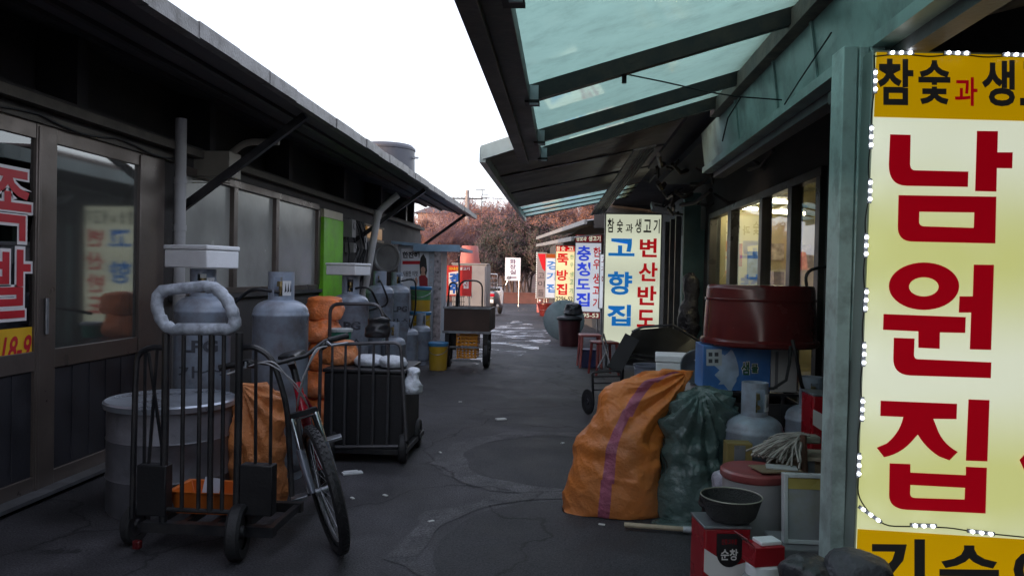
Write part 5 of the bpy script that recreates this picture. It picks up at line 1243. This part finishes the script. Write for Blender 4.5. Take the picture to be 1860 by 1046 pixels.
mb = MB().tube(fillet([D(1470, 560, 5.75), D(1462, 492, 5.75), D(1500, 484, 5.75), D(1520, 486, 5.75)], .08), .012, 8)
tag(mb.build('bent_pipe', blackp), 'black bent pipe arching above the right end of the maroon tub', 'pipe')
# foam box stack behind the sacks
fcx = D(1232, 660, 6.1)
for k, (lab, hh, zz) in enumerate((('bottom', .29, 0), ('middle', .27, .291), ('top', .26, .562))):
    stack_box(lab+' white foam box of the stack behind the big orange sack', (fcx.x+.01*k, fcx.y+.1, zz), .36, .30, hh, foam, -.12, grp='foam boxes behind the orange sack')
q = D(1266, 646, 6.0); t = T('metal_bowl', 'grey metal bowl tilted beside the top foam box', 'bowl', (q.x, q.y+.02, .60))
MB().lathe([(0, 0), (.07, .005), (.11, .04), (.13, .09), (.138, .09), (.115, .035), (.07, -.006), (0, -.008)], 28, M=Matrix.Translation((0, 0, .13)) @ Matrix.Rotation(radians(75), 4, 'X')).build('body', steel, t); MB().cyl((0, .05, 0), (0, .05, .13), .05, n=12).build('base', steel, t)
# red tins beside the post
redt = mat('red_tin', (.34, .012, .02), .3, var=.1, scale=4, bump=.02); lbl = mat('black_label', (.015, .012, .014), .4, var=.1, bump=0)
def tin(label, c, s, h, rz=0):
    t = T('food_tin', label, 'tin', c, rz, 'red food tins')
    MB().bx(-s/2, s/2, -s/2, s/2, .006, h-.006).build('body', redt, t, bevel=.008)
    MB().bx(-s/2-.003, s/2+.003, -s/2-.003, s/2+.003, h-.008, h+.003).bx(-s/2-.003, s/2+.003, -s/2-.003, s/2+.003, 0, .007).build('rim', steel, t, bevel=.002)
    f = -s/2-.002
    mb = MB(); mb.poly([[(-s*.5, h*.50), (-s*.26, h*.40), (s*.5, h*.40), (s*.5, h*.62), (s*.1, h*.56), (-s*.5, h*.76)]], lambda a_, b_: V((a_, f, b_))); mb.build('white_band', whv, t, flat=True)
    mb = MB(); mb.poly([[(-s*.24, h*.93), (s*.32, h*.93)]+[(s*.04+s*.28*cos(a_), h*.72-h*.17*sin(a_)) for a_ in [pi*k/12 for k in range(13)]]], lambda a_, b_: V((a_, f-.002, b_))); o = mb.build('label', lbl, t, flat=True)
    mb = MB(); text(mb, '순창', -s*.15, s*.22, h*.63, h*.76, bold=.02, fn=lambda a_, b_: V((a_, f-.004, b_))); text(mb, '고추장', s*.1, s*.46, h*.27, h*.35, bold=.01, fn=lambda a_, b_: V((a_, f-.004, b_))) if False else None
    mb.build('lettering', whv, o, flat=True)
    mb = MB(); text(mb, '전통고추장', -s*.14, s*.20, h*.81, h*.87, bold=.01, fn=lambda a_, b_: V((a_, f-.004, b_))); mb.build('lettering', redt, o, flat=True)
    return t
q = D(1500, 760, 4.75)
tin('upper red tin of the two stacked beside the teal post', (q.x, q.y, .405), .225, .35)
tin('lower red tin of the two stacked beside the teal post', (q.x, q.y, .04), .225, .35)
o = MB().bx(q.x-.14, q.x+.14, q.y-.14, q.y+.14, 0, .037).build('wooden_board', wood); tag(o, 'flat wooden board under the two stacked red tins', 'board')
q = D(1316, 1000, 3.3); tin('red tin with black label carrying a wire net basket, in the right foreground', (q.x, q.y+.1, 0), .20, .375, .12)
q0 = D(1332, 926, 3.4); t = T('net_basket', 'black wire rimmed net basket sitting on the foreground red tin', 'basket', (q0.x-.01, q0.y, .38))
MB().lathe([(0, 0), (.085, 0), (.105, .02), (.130, .10), (.126, .10), (.10, .022), (.08, .004), (0, .004)], 36).build('body', mat('dark_mesh', (.03, .03, .03), .6, var=.4, bump=.8, bscale=160), t)
MB().tube([(.130*cos(2*pi*k/36), .130*sin(2*pi*k/36), .103) for k in range(36)], .0032, 6, closed=True).build('rim', mat('dull_wire', (.34, .33, .27), .45, metal=.3, var=.2, bump=.05), t)
q = D(1385, 1046, 3.1); t = T('plastic_jar', 'squat clear jar with pale cap in front of the foreground red tin', 'jar', (q.x, q.y, 0))
MB().lathe([(0, 0), (.075, 0), (.08, .01), (.08, .24), (.06, .27), (0, .27)], 28).build('body', mat('pale_plastic', (.34, .36, .36), .3, var=.15, bump=.02), t); MB().lathe([(.066, .262), (.066, .30), (.06, .305), (0, .305)], 28).build('cap', whitep, t)
t = T('red_carton', 'small red carton with torn open top resting on the squat jar', 'box', (q.x-.0, q.y+.0, .306), .3)
MB().bx(-.065, .065, -.05, .05, 0, .075).build('body', redt, t, bevel=.003); MB().bx(-.03, .06, -.035, .035, .0755, .092).build('white_paper', whitep, t, bevel=.004); MB().slab([(-.065, -.05, .08), (-.065, .05, .08), (-.10, .05, .115), (-.10, -.05, .115)], .002).build('flap', redt, t)
# white drum with red lid, mop, boards, framed lightbox
q = D(1372, 846, 4.02); zl = D(1372, 850, 4.02).z
t = T('plastic_drum', 'white plastic drum with red rimmed lid in the right foreground', 'drum', (q.x, q.y, 0))
MB().lathe([(0, 0), (.15, 0), (.165, zl*.95), (.15, zl*.95), (0, zl*.9)], 36).build('body', mat('pale_drum_plastic', (.36, .35, .36), .45, var=.15, scale=4, bump=.03, dirt=(.2, .19, .18), dfac=.5), t)
MB().lathe([(.168, zl*.90), (.175, zl*.92), (.175, zl-.01), (.165, zl), (.14, zl-.008), (0, zl-.008)], 36).build('lid', mat('dull_red_lid', (.30, .07, .07), .4, var=.3, scale=5, bump=.04, dirt=(.32, .24, .24), dfac=.8, dscale=3), t)
q = D(1432, 815, 4.2); t = T('string_mop', 'dirty grey string mop head lying on the plastic drum and boards', 'mop', (q.x, q.y, .50))
mopm = mat('mop_strings', (.34, .31, .28), .9, var=.4, scale=14, bump=.4)
mb = MB()
for k in range(90):
    a = random.uniform(-.2, .2); x0_, y0_ = .08+random.uniform(-.02, .03), random.uniform(-.03, .05); l_ = random.uniform(.16, .28); b_ = pi+random.uniform(-.9, .7)
    pts = [V((x0_, y0_, .075+random.uniform(0, .03)))]
    for j in range(1, 6):
        b_ += random.uniform(-.35, .35); pts.append(pts[-1]+V((cos(b_)*l_/5, sin(b_)*l_/5, -.004-.006*j+random.uniform(-.004, .008))))
    mb.tube(pts, .006, 5)
mb.build('strings', mopm, t); MB().bx(.05, .16, -.03, .05, .06, .10).build('clamp', MATS['dull_wire'], t, bevel=.008)
mb = MB().bx(-.17, .2, -.10, .12, 0, .018, M=Matrix.Translation((q.x+.04, q.y+.06, .475)) @ Matrix.Rotation(-.15, 4, 'Z')); tag(mb.build('wooden_board', wood), 'weathered board under the grey mop head', 'board')
t = T('carton_box', 'dull brown carton supporting the board and mop head', 'box', (q.x+.10, q.y+.1, 0)); MB().bx(-.14, .14, -.13, .14, 0, .473).build('body', mat('brown_carton', (.22, .16, .10), .8, var=.25, bump=.06), t, bevel=.004); MB().bx(-.03, .03, -.1325, -.1305, 0, .47).build('tape', MATS['clear_lens'], t)
a_, b_ = D(1459, 790, 4.15), D(1462, 840, 4.15); tag(MB().cyl(b_+V((0, 0, -.05)), a_, .018, n=8).build('wooden_peg', mat('red_brown_wood', (.16, .08, .055), .6, var=.3, bump=.15)), 'short reddish wooden peg standing up beside the mop head', 'stick')
p, r = D(1428, 862, 3.55), D(1500, 990, 3.55); wd = (r.x-p.x)/2
t = T('framed_lightbox', 'small white framed panel with yellow top leaning against the teal post', 'panel', ((p.x+r.x)/2, 3.55, r.z))
h_ = p.z-r.z; Mx = Matrix.Rotation(-.10, 4, 'X')
MB().bx(-wd, -wd+.018, 0, .05, 0, h_, M=Mx).bx(wd-.018, wd, 0, .05, 0, h_, M=Mx).bx(-wd+.018, wd-.018, 0, .05, h_-.018, h_, M=Mx).bx(-wd+.018, wd-.018, 0, .05, 0, .018, M=Mx).build('frame', mat('frame_white', (.55, .57, .58), .35, var=.1, bump=.02), t, bevel=.003)
MB().bx(-wd+.018, wd-.018, .012, .045, .018, h_-.018, M=Mx).build('panel', mat('panel_grey', (.50, .50, .52), .16, metal=.5, var=.2, scale=3, bump=.02, dirt=(.42, .38, .2), dfac=.6, dscale=4), t)
MB().bx(-wd+.02, wd-.02, .009, .0118, h_*.78, h_-.02, M=Mx).build('yellow_strip', mat('pale_yellow_print', (.45, .36, .10), .3, var=.2, bump=0), t)
o = stack_box('grey lidded box under the small white framed panel', ((p.x+r.x)/2, 3.62, 0), .26, .24, r.z-.003, mat('grey_box', (.18, .18, .19), .6, var=.2, bump=.08), 0, name='storage_box')
# smaller bits of the pile
q = D(1322, 930, 4.12); bag('small pale lilac plastic bag squeezed between the green sack and the plastic drum', (q.x, q.y, 0), .15, .16, .40, mat('pale_lilac_bag', (.42, .40, .47), .3, var=.25, scale=8, bump=.4, bscale=40), 81, top=.8, amp=.07)
q = D(1340, 815, 4.36); t = T('carton_box', 'dull yellow carton wedged behind the red lidded plastic drum', 'box', (q.x, q.y, 0)); MB().bx(-.07, .07, -.05, .05, 0, .52).build('body', mat('dull_yellow_carton', (.22, .16, .05), .7, var=.3, bump=.06, dirt=(.2, .15, .07), dfac=.6), t, bevel=.004); MB().bx(-.03, .03, -.053, -.0505, .01, .51).build('tape', MATS['clear_lens'], t)
t = T('rubber_bowl', 'black rubber bowl pushed under the rim of the red lidded drum', 'bowl', (D(1318, 880, 3.92).x, 3.9, 0)); MB().lathe([(0, 0), (.09, 0), (.12, .30), (.13, .31), (.13, .33), (.11, .32), (.08, .02), (0, .02)], 28).build('body', MATS['black_plastic'], t); MB().lathe([(.132, .29), (.136, .30), (.132, .31)], 28).build('rib', MATS['black_plastic'], t)
q = D(1405, 838, 4.0)
for k, (lab, sx_, sy_, rz_, mm) in enumerate((('flattened brown carton sheet lying on the red drum lid under the mop strings', .22, .15, .25, mat('brown_carton', (.22, .16, .10))), ('pale printed leaflet sheet on top of the flattened carton sheet', .15, .09, -.2, MATS['pale_carton']))):
    o = MB().bx(-sx_/2, sx_/2, -sy_/2, sy_/2, 0, .006).build('card_sheet', mm); o.matrix_basis = Matrix.Translation((q.x+.01+.03*k, q.y+.0, zl+.004+.008*k)) @ Matrix.Rotation(rz_, 4, 'Z'); tag(o, lab, 'card')
q = D(1452, 1000, 3.2); bag('grey rag crumpled at the foot of the small framed panel', (q.x-.03, q.y, 0), .16, .16, .22, MATS['mop_strings'], 91, name='rag', cat='cloth', top=.8, amp=.06)
q = D(1225, 960, 4.25); bag('limp dark green plastic scrap spread on the road before the green sack', (q.x+.05, q.y+.22, 0), .30, .20, .03, gsk, 95, name='plastic_scrap', cat='scrap', top=.8, amp=.02)
# dark cloth and black bags at the lower right corner
blk_cloth = mat('black_wet_cloth', (.022, .021, .026), .34, var=.5, scale=7, bump=.7, bscale=28, dirt=(.07, .07, .08), dfac=.6, dscale=5)
q = D(1478, 1046, 2.74); bag('black plastic rubbish bag in the lower right corner, left of the dark cloth', (q.x+.0, q.y, 0), .20, .24, .455, blk_cloth, 41, top=.8, amp=.06)
q = D(1560, 1046, 2.68); bag('dark grey crumpled cloth heap in front of the foot of the big sign', (q.x, q.y, 0), .26, .24, .50, mat('dark_grey_cloth', (.055, .055, .068), .6, var=.4, scale=6, bump=.6, bscale=40, dirt=(.13, .13, .15), dfac=.5, dscale=4), 52, name='cloth_heap', cat='cloth', top=.75, amp=.06)

# ------------------------------------------------------------------ clutter further along on the right
yy = 8.3; ca_ = D(1180, 700, yy)
t = T('wheelbarrow', 'black upturned wheelbarrow tray propped on a frame in front of the second sign', 'wheelbarrow', (ca_.x, yy, 0))
def WB(mb_, name, m_, **k): return mb_.build(name, m_, t, world=True, **k)
tr = MB(); top = [D(x, y, yy+.3) for x, y in ((1150, 598), (1215, 594), (1262, 612), (1278, 632))]; mid_ = [D(x, y, yy) for x, y in ((1128, 640), (1205, 652), (1262, 655), (1280, 648))]; bot = [D(x, y, yy+.5) for x, y in ((1128, 662), (1205, 668), (1262, 668), (1280, 660))]
vs = top+mid_+bot; fs = []
for r_ in range(2):
    for k in range(3): fs.append((r_*4+k, r_*4+4+k, r_*4+5+k, r_*4+1+k))
fs += [(0, 3, 11, 8), (0, 8, 4), (3, 7, 11), (0, 1, 2, 3)]
back = [v+V((0, .5, -.05)) for v in top]; vs += back; fs += [(0, 1, 13, 12), (1, 2, 14, 13), (2, 3, 15, 14)]
tr.add(vs, fs); WB(tr, 'tray', mat('black_tray', (.016, .017, .018), .4, var=.4, scale=4, bump=.1, dirt=(.06, .055, .05), dfac=.4), bevel=.012)
WB(MB().tube(fillet([D(1148, 603, yy-.02), D(1165, 594, yy-.02), D(1222, 590, yy-.02), D(1280, 626, yy+.1)], .030), .014, 8), 'rim', MATS['worn_grey_steel'])
WB(MB().tube([D(1112, 668, yy-.1), D(1150, 650, yy-.05), D(1200, 662, yy), D(1240, 664, yy+.1)], .014, 8), 'handle', MATS['worn_grey_steel'])
for a_, b_ in (((1132, 655), (1128, 735)), ((1245, 660), (1250, 735))): WB(MB().cyl(D(*a_, yy+.1), V((D(*b_, yy+.1).x, yy+.1, 0)), .014, n=8), 'leg', blackp)
q = D(1190, 700, yy+.3); wheel2(t, (q.x, yy+.35, .17), .17, .08, (1, .2, 0))
yy = 8.0; q = D(1100, 700, yy)
t = T('folding_dolly', 'folded black luggage dolly with bent frame and thin wheel near the orange sack', 'dolly', (q.x, yy, 0))
zf = lambda p: V((p.x, p.y, max(p.z, .01)))
MB().tube(fillet([D(1078, 735, yy), D(1076, 676, yy), D(1128, 672, yy), D(1130, 735, yy)], .03), .013, 8).build('frame', blackp, t, world=True)
mb = MB()
for y_ in (684, 696, 708): mb.cyl(D(1077, y_, yy), D(1129, y_-1, yy), .008, n=6)
mb.build('rungs', dkmetal, t, world=True)
MB().beam(D(1115, 672, yy+.1), D(1148, 612, yy+.25), .03, .16, up=(1, 0, 0)).build('back_panel', MATS['black_plastic'], t, world=True)
MB().tube([D(1086, 668, yy), D(1104, 634, yy+.1), D(1096, 606, yy+.1)], .010, 6).build('strut', MATS['worn_grey_steel'], t, world=True); MB().tube([D(1108, 660, yy), D(1092, 612, yy+.15)], .010, 6).build('strut', MATS['worn_grey_steel'], t, world=True)
wheel2(t, (D(1068, 715, yy).x, yy, .13), .13, .02, (1, .5, 0))
q = D(1180, 690, 7.6); t = T('bucket', 'grey blue bucket under the black wheelbarrow tray', 'bucket', (q.x, q.y, 0))
MB().lathe([(0, 0), (.12, 0), (.155, .56), (.165, .565), (.165, .58), (.148, .575), (.115, .02), (0, .02)], 28).build('body', mat('grey_blue_plastic', (.16, .18, .23), .45, var=.15, bump=.03), t); MB().tube([(.16*cos(a), -.03-.05*sin(a), .56-.06*sin(a)) for a in [pi*k/10 for k in range(11)]], .005, 5).build('bail_handle', steel, t)
# stools, blue box, maroon bin, disc
def stool(label, c, h, m_, rz=0):
    t = T('plastic_stool', label, 'stool', c, rz, 'red plastic stools'); s = .17
    MB().bx(-s, s, -s, s, h-.035, h).build('seat', m_, t, bevel=.015)
    for a_ in (-1, 1):
        for b_ in (-1, 1):
            MB().cyl((a_*s*.82, b_*s*.82, h-.036), (a_*s*1.0, b_*s*1.0, 0), .022, .018, 8).build('leg', m_, t)
    return t
pk = mat('faded_red_plastic', (.48, .14, .13), .45, var=.15, bump=.03); dr_ = mat('dull_red_plastic', (.26, .05, .05), .45, var=.2, bump=.03)
q = D(1071, 640, 12.2); stool('faded pink red plastic stool above the blue box', (q.x, q.y, 0), .52, pk, .1)
q = D(1097, 640, 11.3); stool('darker red plastic stool beside the foot of the second sign', (q.x, q.y, 0), .49, dr_, .3)
q = G(1069, 668); t = T('plastic_box', 'dark blue plastic box on the ground under the pink stool', 'box', (q.x, q.y+.12, 0))
MB().bx(-.11, .11, -.12, .12, 0, .26).build('body', mat('dark_blue_plastic', (.02, .03, .12), .45, var=.15, bump=.03), t, bevel=.01); MB().bx(-.118, .118, -.128, .128, .26, .285).build('rim', MATS['dark_blue_plastic'], t, bevel=.006)
q = D(1034, 600, 15.8); t = T('lidded_bin', 'dark maroon bin with black lid in front of the red and cream sign', 'bin', (q.x, q.y, 0)); mdk = mat('dark_maroon_plastic', (.075, .018, .022), .45, var=.2, bump=.03)
MB().lathe([(0, 0), (.19, 0), (.235, .55), (0, .55)], 32).build('body', mdk, t); MB().lathe([(.255, .53), (.265, .56), (.25, .59), (.1, .63), (0, .63)], 32).build('lid', MATS['black_plastic'], t)
bag('black rubbish bag sitting on the lid of the dark maroon bin', (q.x+.06, q.y+.05, .625), .34, .3, .25, blk_cloth, 61, amp=.08, top=.6)
q = D(1024, 595, 16.9); t = T('round_tabletop', 'round grey tabletop leaning upright behind the dark maroon bin', 'tabletop', (q.x, q.y, .0))
MB().lathe([(0, 0), (.42, 0), (.45, .012), (.45, .03), (.42, .04), (0, .04)], 44, M=Matrix.Translation((0, 0, .46)) @ Matrix.Rotation(radians(78), 4, 'X')).build('body', mat('tabletop_grey', (.16, .20, .21), .35, metal=.3, var=.2, bump=.04), t); MB().beam((-.2, .12, .4), (.2, .12, .4), .04, .03).build('brace', steel, t)
q = D(992, 560, 27.5); t = T('rubber_tub', 'small maroon tub on the ground below the farthest signs', 'tub', (q.x+.1, q.y, 0)); MB().lathe([(0, 0), (.32, 0), (.42, .42), (.44, .42), (.44, .46), (.40, .45), (.30, .03), (0, .03)], 32).build('body', mar, t); MB().lathe([(.37, .2), (.39, .21), (.385, .23)], 32).build('rib', mar, t)
q = D(981, 560, 30.0); t = T('plastic_jug', 'small pale red jug standing left of the far maroon tub', 'jug', (q.x, q.y, 0)); MB().lathe([(0, 0), (.12, 0), (.13, .02), (.13, .3), (.05, .42), (.05, .46), (0, .46)], 20).build('body', pk, t); MB().lathe([(.055, .44), (.055, .5), (0, .5)], 14).build('cap', whitep, t)
q = D(1250, 560, 10.2); bag('black folded umbrella bundle and bags hanging by the teal door of the second shop', (1.66, 10.3, .65), .24, .22, .85, blk_cloth, 71, name='hanging_bundle', cat='bundle', amp=.08, top=.5)

# ------------------------------------------------------------------ far background
hill = MB(); vs = []; NX, NY = 60, 24
for j in range(NY):
    for i in range(NX):
        x = -90+180*i/(NX-1); y = 47+j*5
        t = min(1, j/9); z = (4.6*t*t*(3-2*t))*(.9+.3*nz((x, y, 0), .05, 3))+.35*nz((x, y, 0), .4)*min(1, j/2) - (.25 if j == 0 else 0)
        vs.append((x, y, z))
hill.add(vs, [(j*NX+i, j*NX+i+1, (j+1)*NX+i+1, (j+1)*NX+i) for j in range(NY-1) for i in range(NX-1)])
tag(hill.build('hill', mat('dry_hillside', (.13, .085, .078), .95, var=.5, scale=.8, bump=.6, bscale=4, dirt=(.16, .10, .06), dfac=.7, dscale=.25)), kind='structure')
lw = MB().bx(-14, 3, 39.0, 39.4, -.1, .5); lw.bx(-14, 3, 38.97, 39.43, .5, .56)
tag(lw.build('low_wall', mat('red_brown_wall', (.14, .062, .055), .85, var=.25, scale=2, bump=.3)), 'low red brown wall across the far end of the alley', 'wall')
barkm = mat('tree_bark', (.11, .075, .07), .9, var=.3, scale=4, bump=.3)
twigm = mat('bare_twigs', (.22, .135, .15), .9, var=.35, scale=1.5, bump=0)
leafm = mat('dry_leaves', (.32, .14, .07), .8, var=.55, scale=1.0, bump=0)
dkleaf = mat('evergreen_leaves', (.045, .05, .038), .8, var=.5, scale=1.2, bump=0)
def grow(mb_, tw, lf, p, d, L, r, lev, rnd, leafp):
    q = p; n = 3
    for i in range(n):
        d2 = (d+V((rnd.uniform(-.22, .22), rnd.uniform(-.22, .22), rnd.uniform(-.02, .15)))).normalized()
        q2 = q+d2*L/n; r2 = max(.005, r*(1-.22*(i+1)/n*1.4))
        (mb_ if lev < 2 else tw).cyl(q, q2, max(.006, r*(1-.22*i/n*1.4)), r2, n=6 if lev < 2 else 3, caps=False)
        if lev > 0 and lev < 5 or (lev == 0 and i > 0):
            for _ in range(2 if lev < 4 else 1):
                s = (d2*.75+V((rnd.uniform(-1, 1), rnd.uniform(-1, 1), rnd.uniform(-.15, .8)))).normalized()
                if lev < 4: grow(mb_, tw, lf, q2, s, L*rnd.uniform(.55, .75), r2*.55, lev+1, rnd, leafp)
        if lev >= 3:
            for _ in range(3):
                s = (d2+V((rnd.uniform(-1, 1), rnd.uniform(-1, 1), rnd.uniform(-.5, .9)))).normalized()*rnd.uniform(.2, .5)
                nrm = s.cross(V((rnd.uniform(-1, 1), rnd.uniform(-1, 1), .3))).normalized()*.011
                tw.add([q2-nrm, q2+nrm, q2+s], [(0, 1, 2)])
                if rnd.random() < leafp:
                    c = q2+s*rnd.uniform(.4, 1); u = V((rnd.uniform(-1, 1), rnd.uniform(-1, 1), rnd.uniform(-1, 1))).normalized()*.075; w_ = u.orthogonal().normalized()*.05
                    lf.add([c-u, c+w_, c+u, c-w_], [(0, 1, 2, 3)])
        q, d = q2, d2
def tree(seed, h, leafp, lm, label, grp):
    rnd = random.Random(seed); a, b, c = MB(), MB(), MB()
    t = T('bare_tree', label, 'tree', (0, 0, 0), group=grp)
    for s in range(2):
        grow(a, b, c, V((0.15*s, 0.1*s, -.1)), V((rnd.uniform(-.15, .15), rnd.uniform(-.15, .15), 1)), h*.52, h*.019, 0, rnd, leafp)
    a.build('trunk', barkm, t); b.build('twigs', twigm, t, flat=True)
    if c.f: c.build('crown', lm, t, flat=True)
    return t
GT = 'bare trees beyond the end of the alley'
protos = [tree(3, 6.5, .10, leafm, '', GT), tree(11, 6.0, .45, leafm, '', GT), tree(23, 5.0, .9, dkleaf, '', 'dark shrubs beyond the end of the alley')]
L_bare = 'bare purplish brown winter tree standing beyond the far end of the alley'
L_dry = 'winter tree holding dry orange brown leaves beyond the far end of the alley'
L_dark = 'dark bushy shrub behind the low red brown wall at the alley end'
first = [True]*3
for (px, y, k, s) in ((800, 46, 0, .9), (833, 50, 1, .95), (868, 47, 0, .85), (905, 52, 0, 1.05), (945, 48, 1, .9), (985, 51, 1, 1.0), (1030, 49, 1, .95), (1075, 53, 1, 1.1), (765, 52, 1, 1.0), (880, 60, 1, 1.15), (925, 64, 0, 1.2), (975, 62, 1, 1.1), (1020, 66, 1, 1.25), (840, 66, 0, 1.2), (1065, 70, 1, 1.3),
                      (895, 41, 2, .72), (925, 41.5, 2, .82), (955, 42, 2, .78), (985, 41.5, 2, .80), (870, 42.5, 2, .75), (912, 44, 0, .8), (965, 45, 2, 1.0), (935, 45.5, 2, 1.0), (1005, 44, 2, .9)):
    g = D(px, 500, y); z = 0 if y < 47 else 4.6*min(1, (y-47)/45)**2*(3-2*min(1, (y-47)/45))-.1
    lab = (L_bare, L_dry, L_dark)[k]
    if first[k]: o = protos[k]; first[k] = False; o['label'] = lab
    else: o = dup(protos[k], None, label=lab)
    o.matrix_basis = Matrix.Translation((g.x, y, z)) @ Matrix.Rotation(px*1.3, 4, 'Z') @ Matrix.Scale(s*(.70 if k < 2 else .8), 4)
# utility pole and antenna
up = D(848, 400, 56); t = T('utility_pole', 'grey concrete utility pole with crossarm rising above the bare trees', 'utility pole', (up.x, 56, 0))
conc = mat('pole_concrete', (.30, .26, .25), .8, var=.15, bump=.1)
zt = D(848, 346, 56).z
MB().cyl((0, 0, 0), (0, 0, zt), .2, .14, n=12).build('pole', conc, t)
MB().beam((-1.1, 0, zt-.6), (1.1, 0, zt-.6), .09, .1).beam((-.7, 0, zt-1.7), (.9, 0, zt-1.7), .09, .1).build('crossarm', dkmetal, t)
for x in (-1, -.4, .4, 1): MB().lathe([(.0, 0), (.06, .02), (.03, .08), (.06, .12), (0, .2)], 8, (x, 0, zt-.55)).build('insulator', whitep, t)
def wire(p, q, sag, name, lab):
    p, q = V(p), V(q); pts = [p.lerp(q, i/16)-V((0, 0, sag*4*(i/16)*(1-i/16))) for i in range(17)]
    tag(MB().tube(pts, .022, 5).build(name, cable, loc=None), lab, 'wire')
wire((up.x-1, 56, zt-.5), (-40, 60, zt+.6), .5, 'overhead_wire', 'thin overhead wire running left from the utility pole')
wire((up.x+1, 56, zt-.5), (24, 60, zt-.4), .4, 'overhead_wire', 'thin overhead wire running right from the utility pole across the sky')
wire((up.x-.6, 56, zt-1.6), (26, 60, zt-2.0), .2, 'overhead_wire', 'lower thick overhead wire running right across the tree tops')
an = D(875, 380, 58); t = T('antenna', 'small television antenna above the tree tops right of the utility pole', 'antenna', (an.x, 58, 0))
za = D(875, 345, 58).z
MB().cyl((0, 0, 0), (0, 0, za), .04, n=6).build('mast', dkmetal, t)
MB().beam((-.5, 0, za), (.25, 0, za), .05, .05).beam((0, 0, za-.35), (.45, 0, za-.35), .05, .05).beam((0, 0, za-.65), (.4, 0, za-.65), .05, .05).beam((0, 0, za-.9), (.3, 0, za-.9), .05, .05).build('element', dkmetal, t)
hs = D(845, 375, 75); t = T('house', 'distant house roof peeping over the left eave by the utility pole', 'house', (hs.x-1.5, 75, 6))
MB().bx(-2.6, 2.6, -3, 3, -2, hs.z-6.9).build('wall', mat('pink_wall', (.35, .24, .22), .8, var=.1, bump=.1), t)
MB().add([(-3, -3.3, hs.z-6.95), (3, -3.3, hs.z-6.95), (3, 3.3, hs.z-6.95), (-3, 3.3, hs.z-6.95), (-1.2, 0, hs.z-5.8), (1.2, 0, hs.z-5.8)], [(0, 1, 5, 4), (1, 2, 5), (2, 3, 4, 5), (3, 0, 4), (3, 2, 1, 0)]).build('roof', mat('dark_tile', (.12, .09, .09), .7, var=.2, bump=.2), t, flat=True)
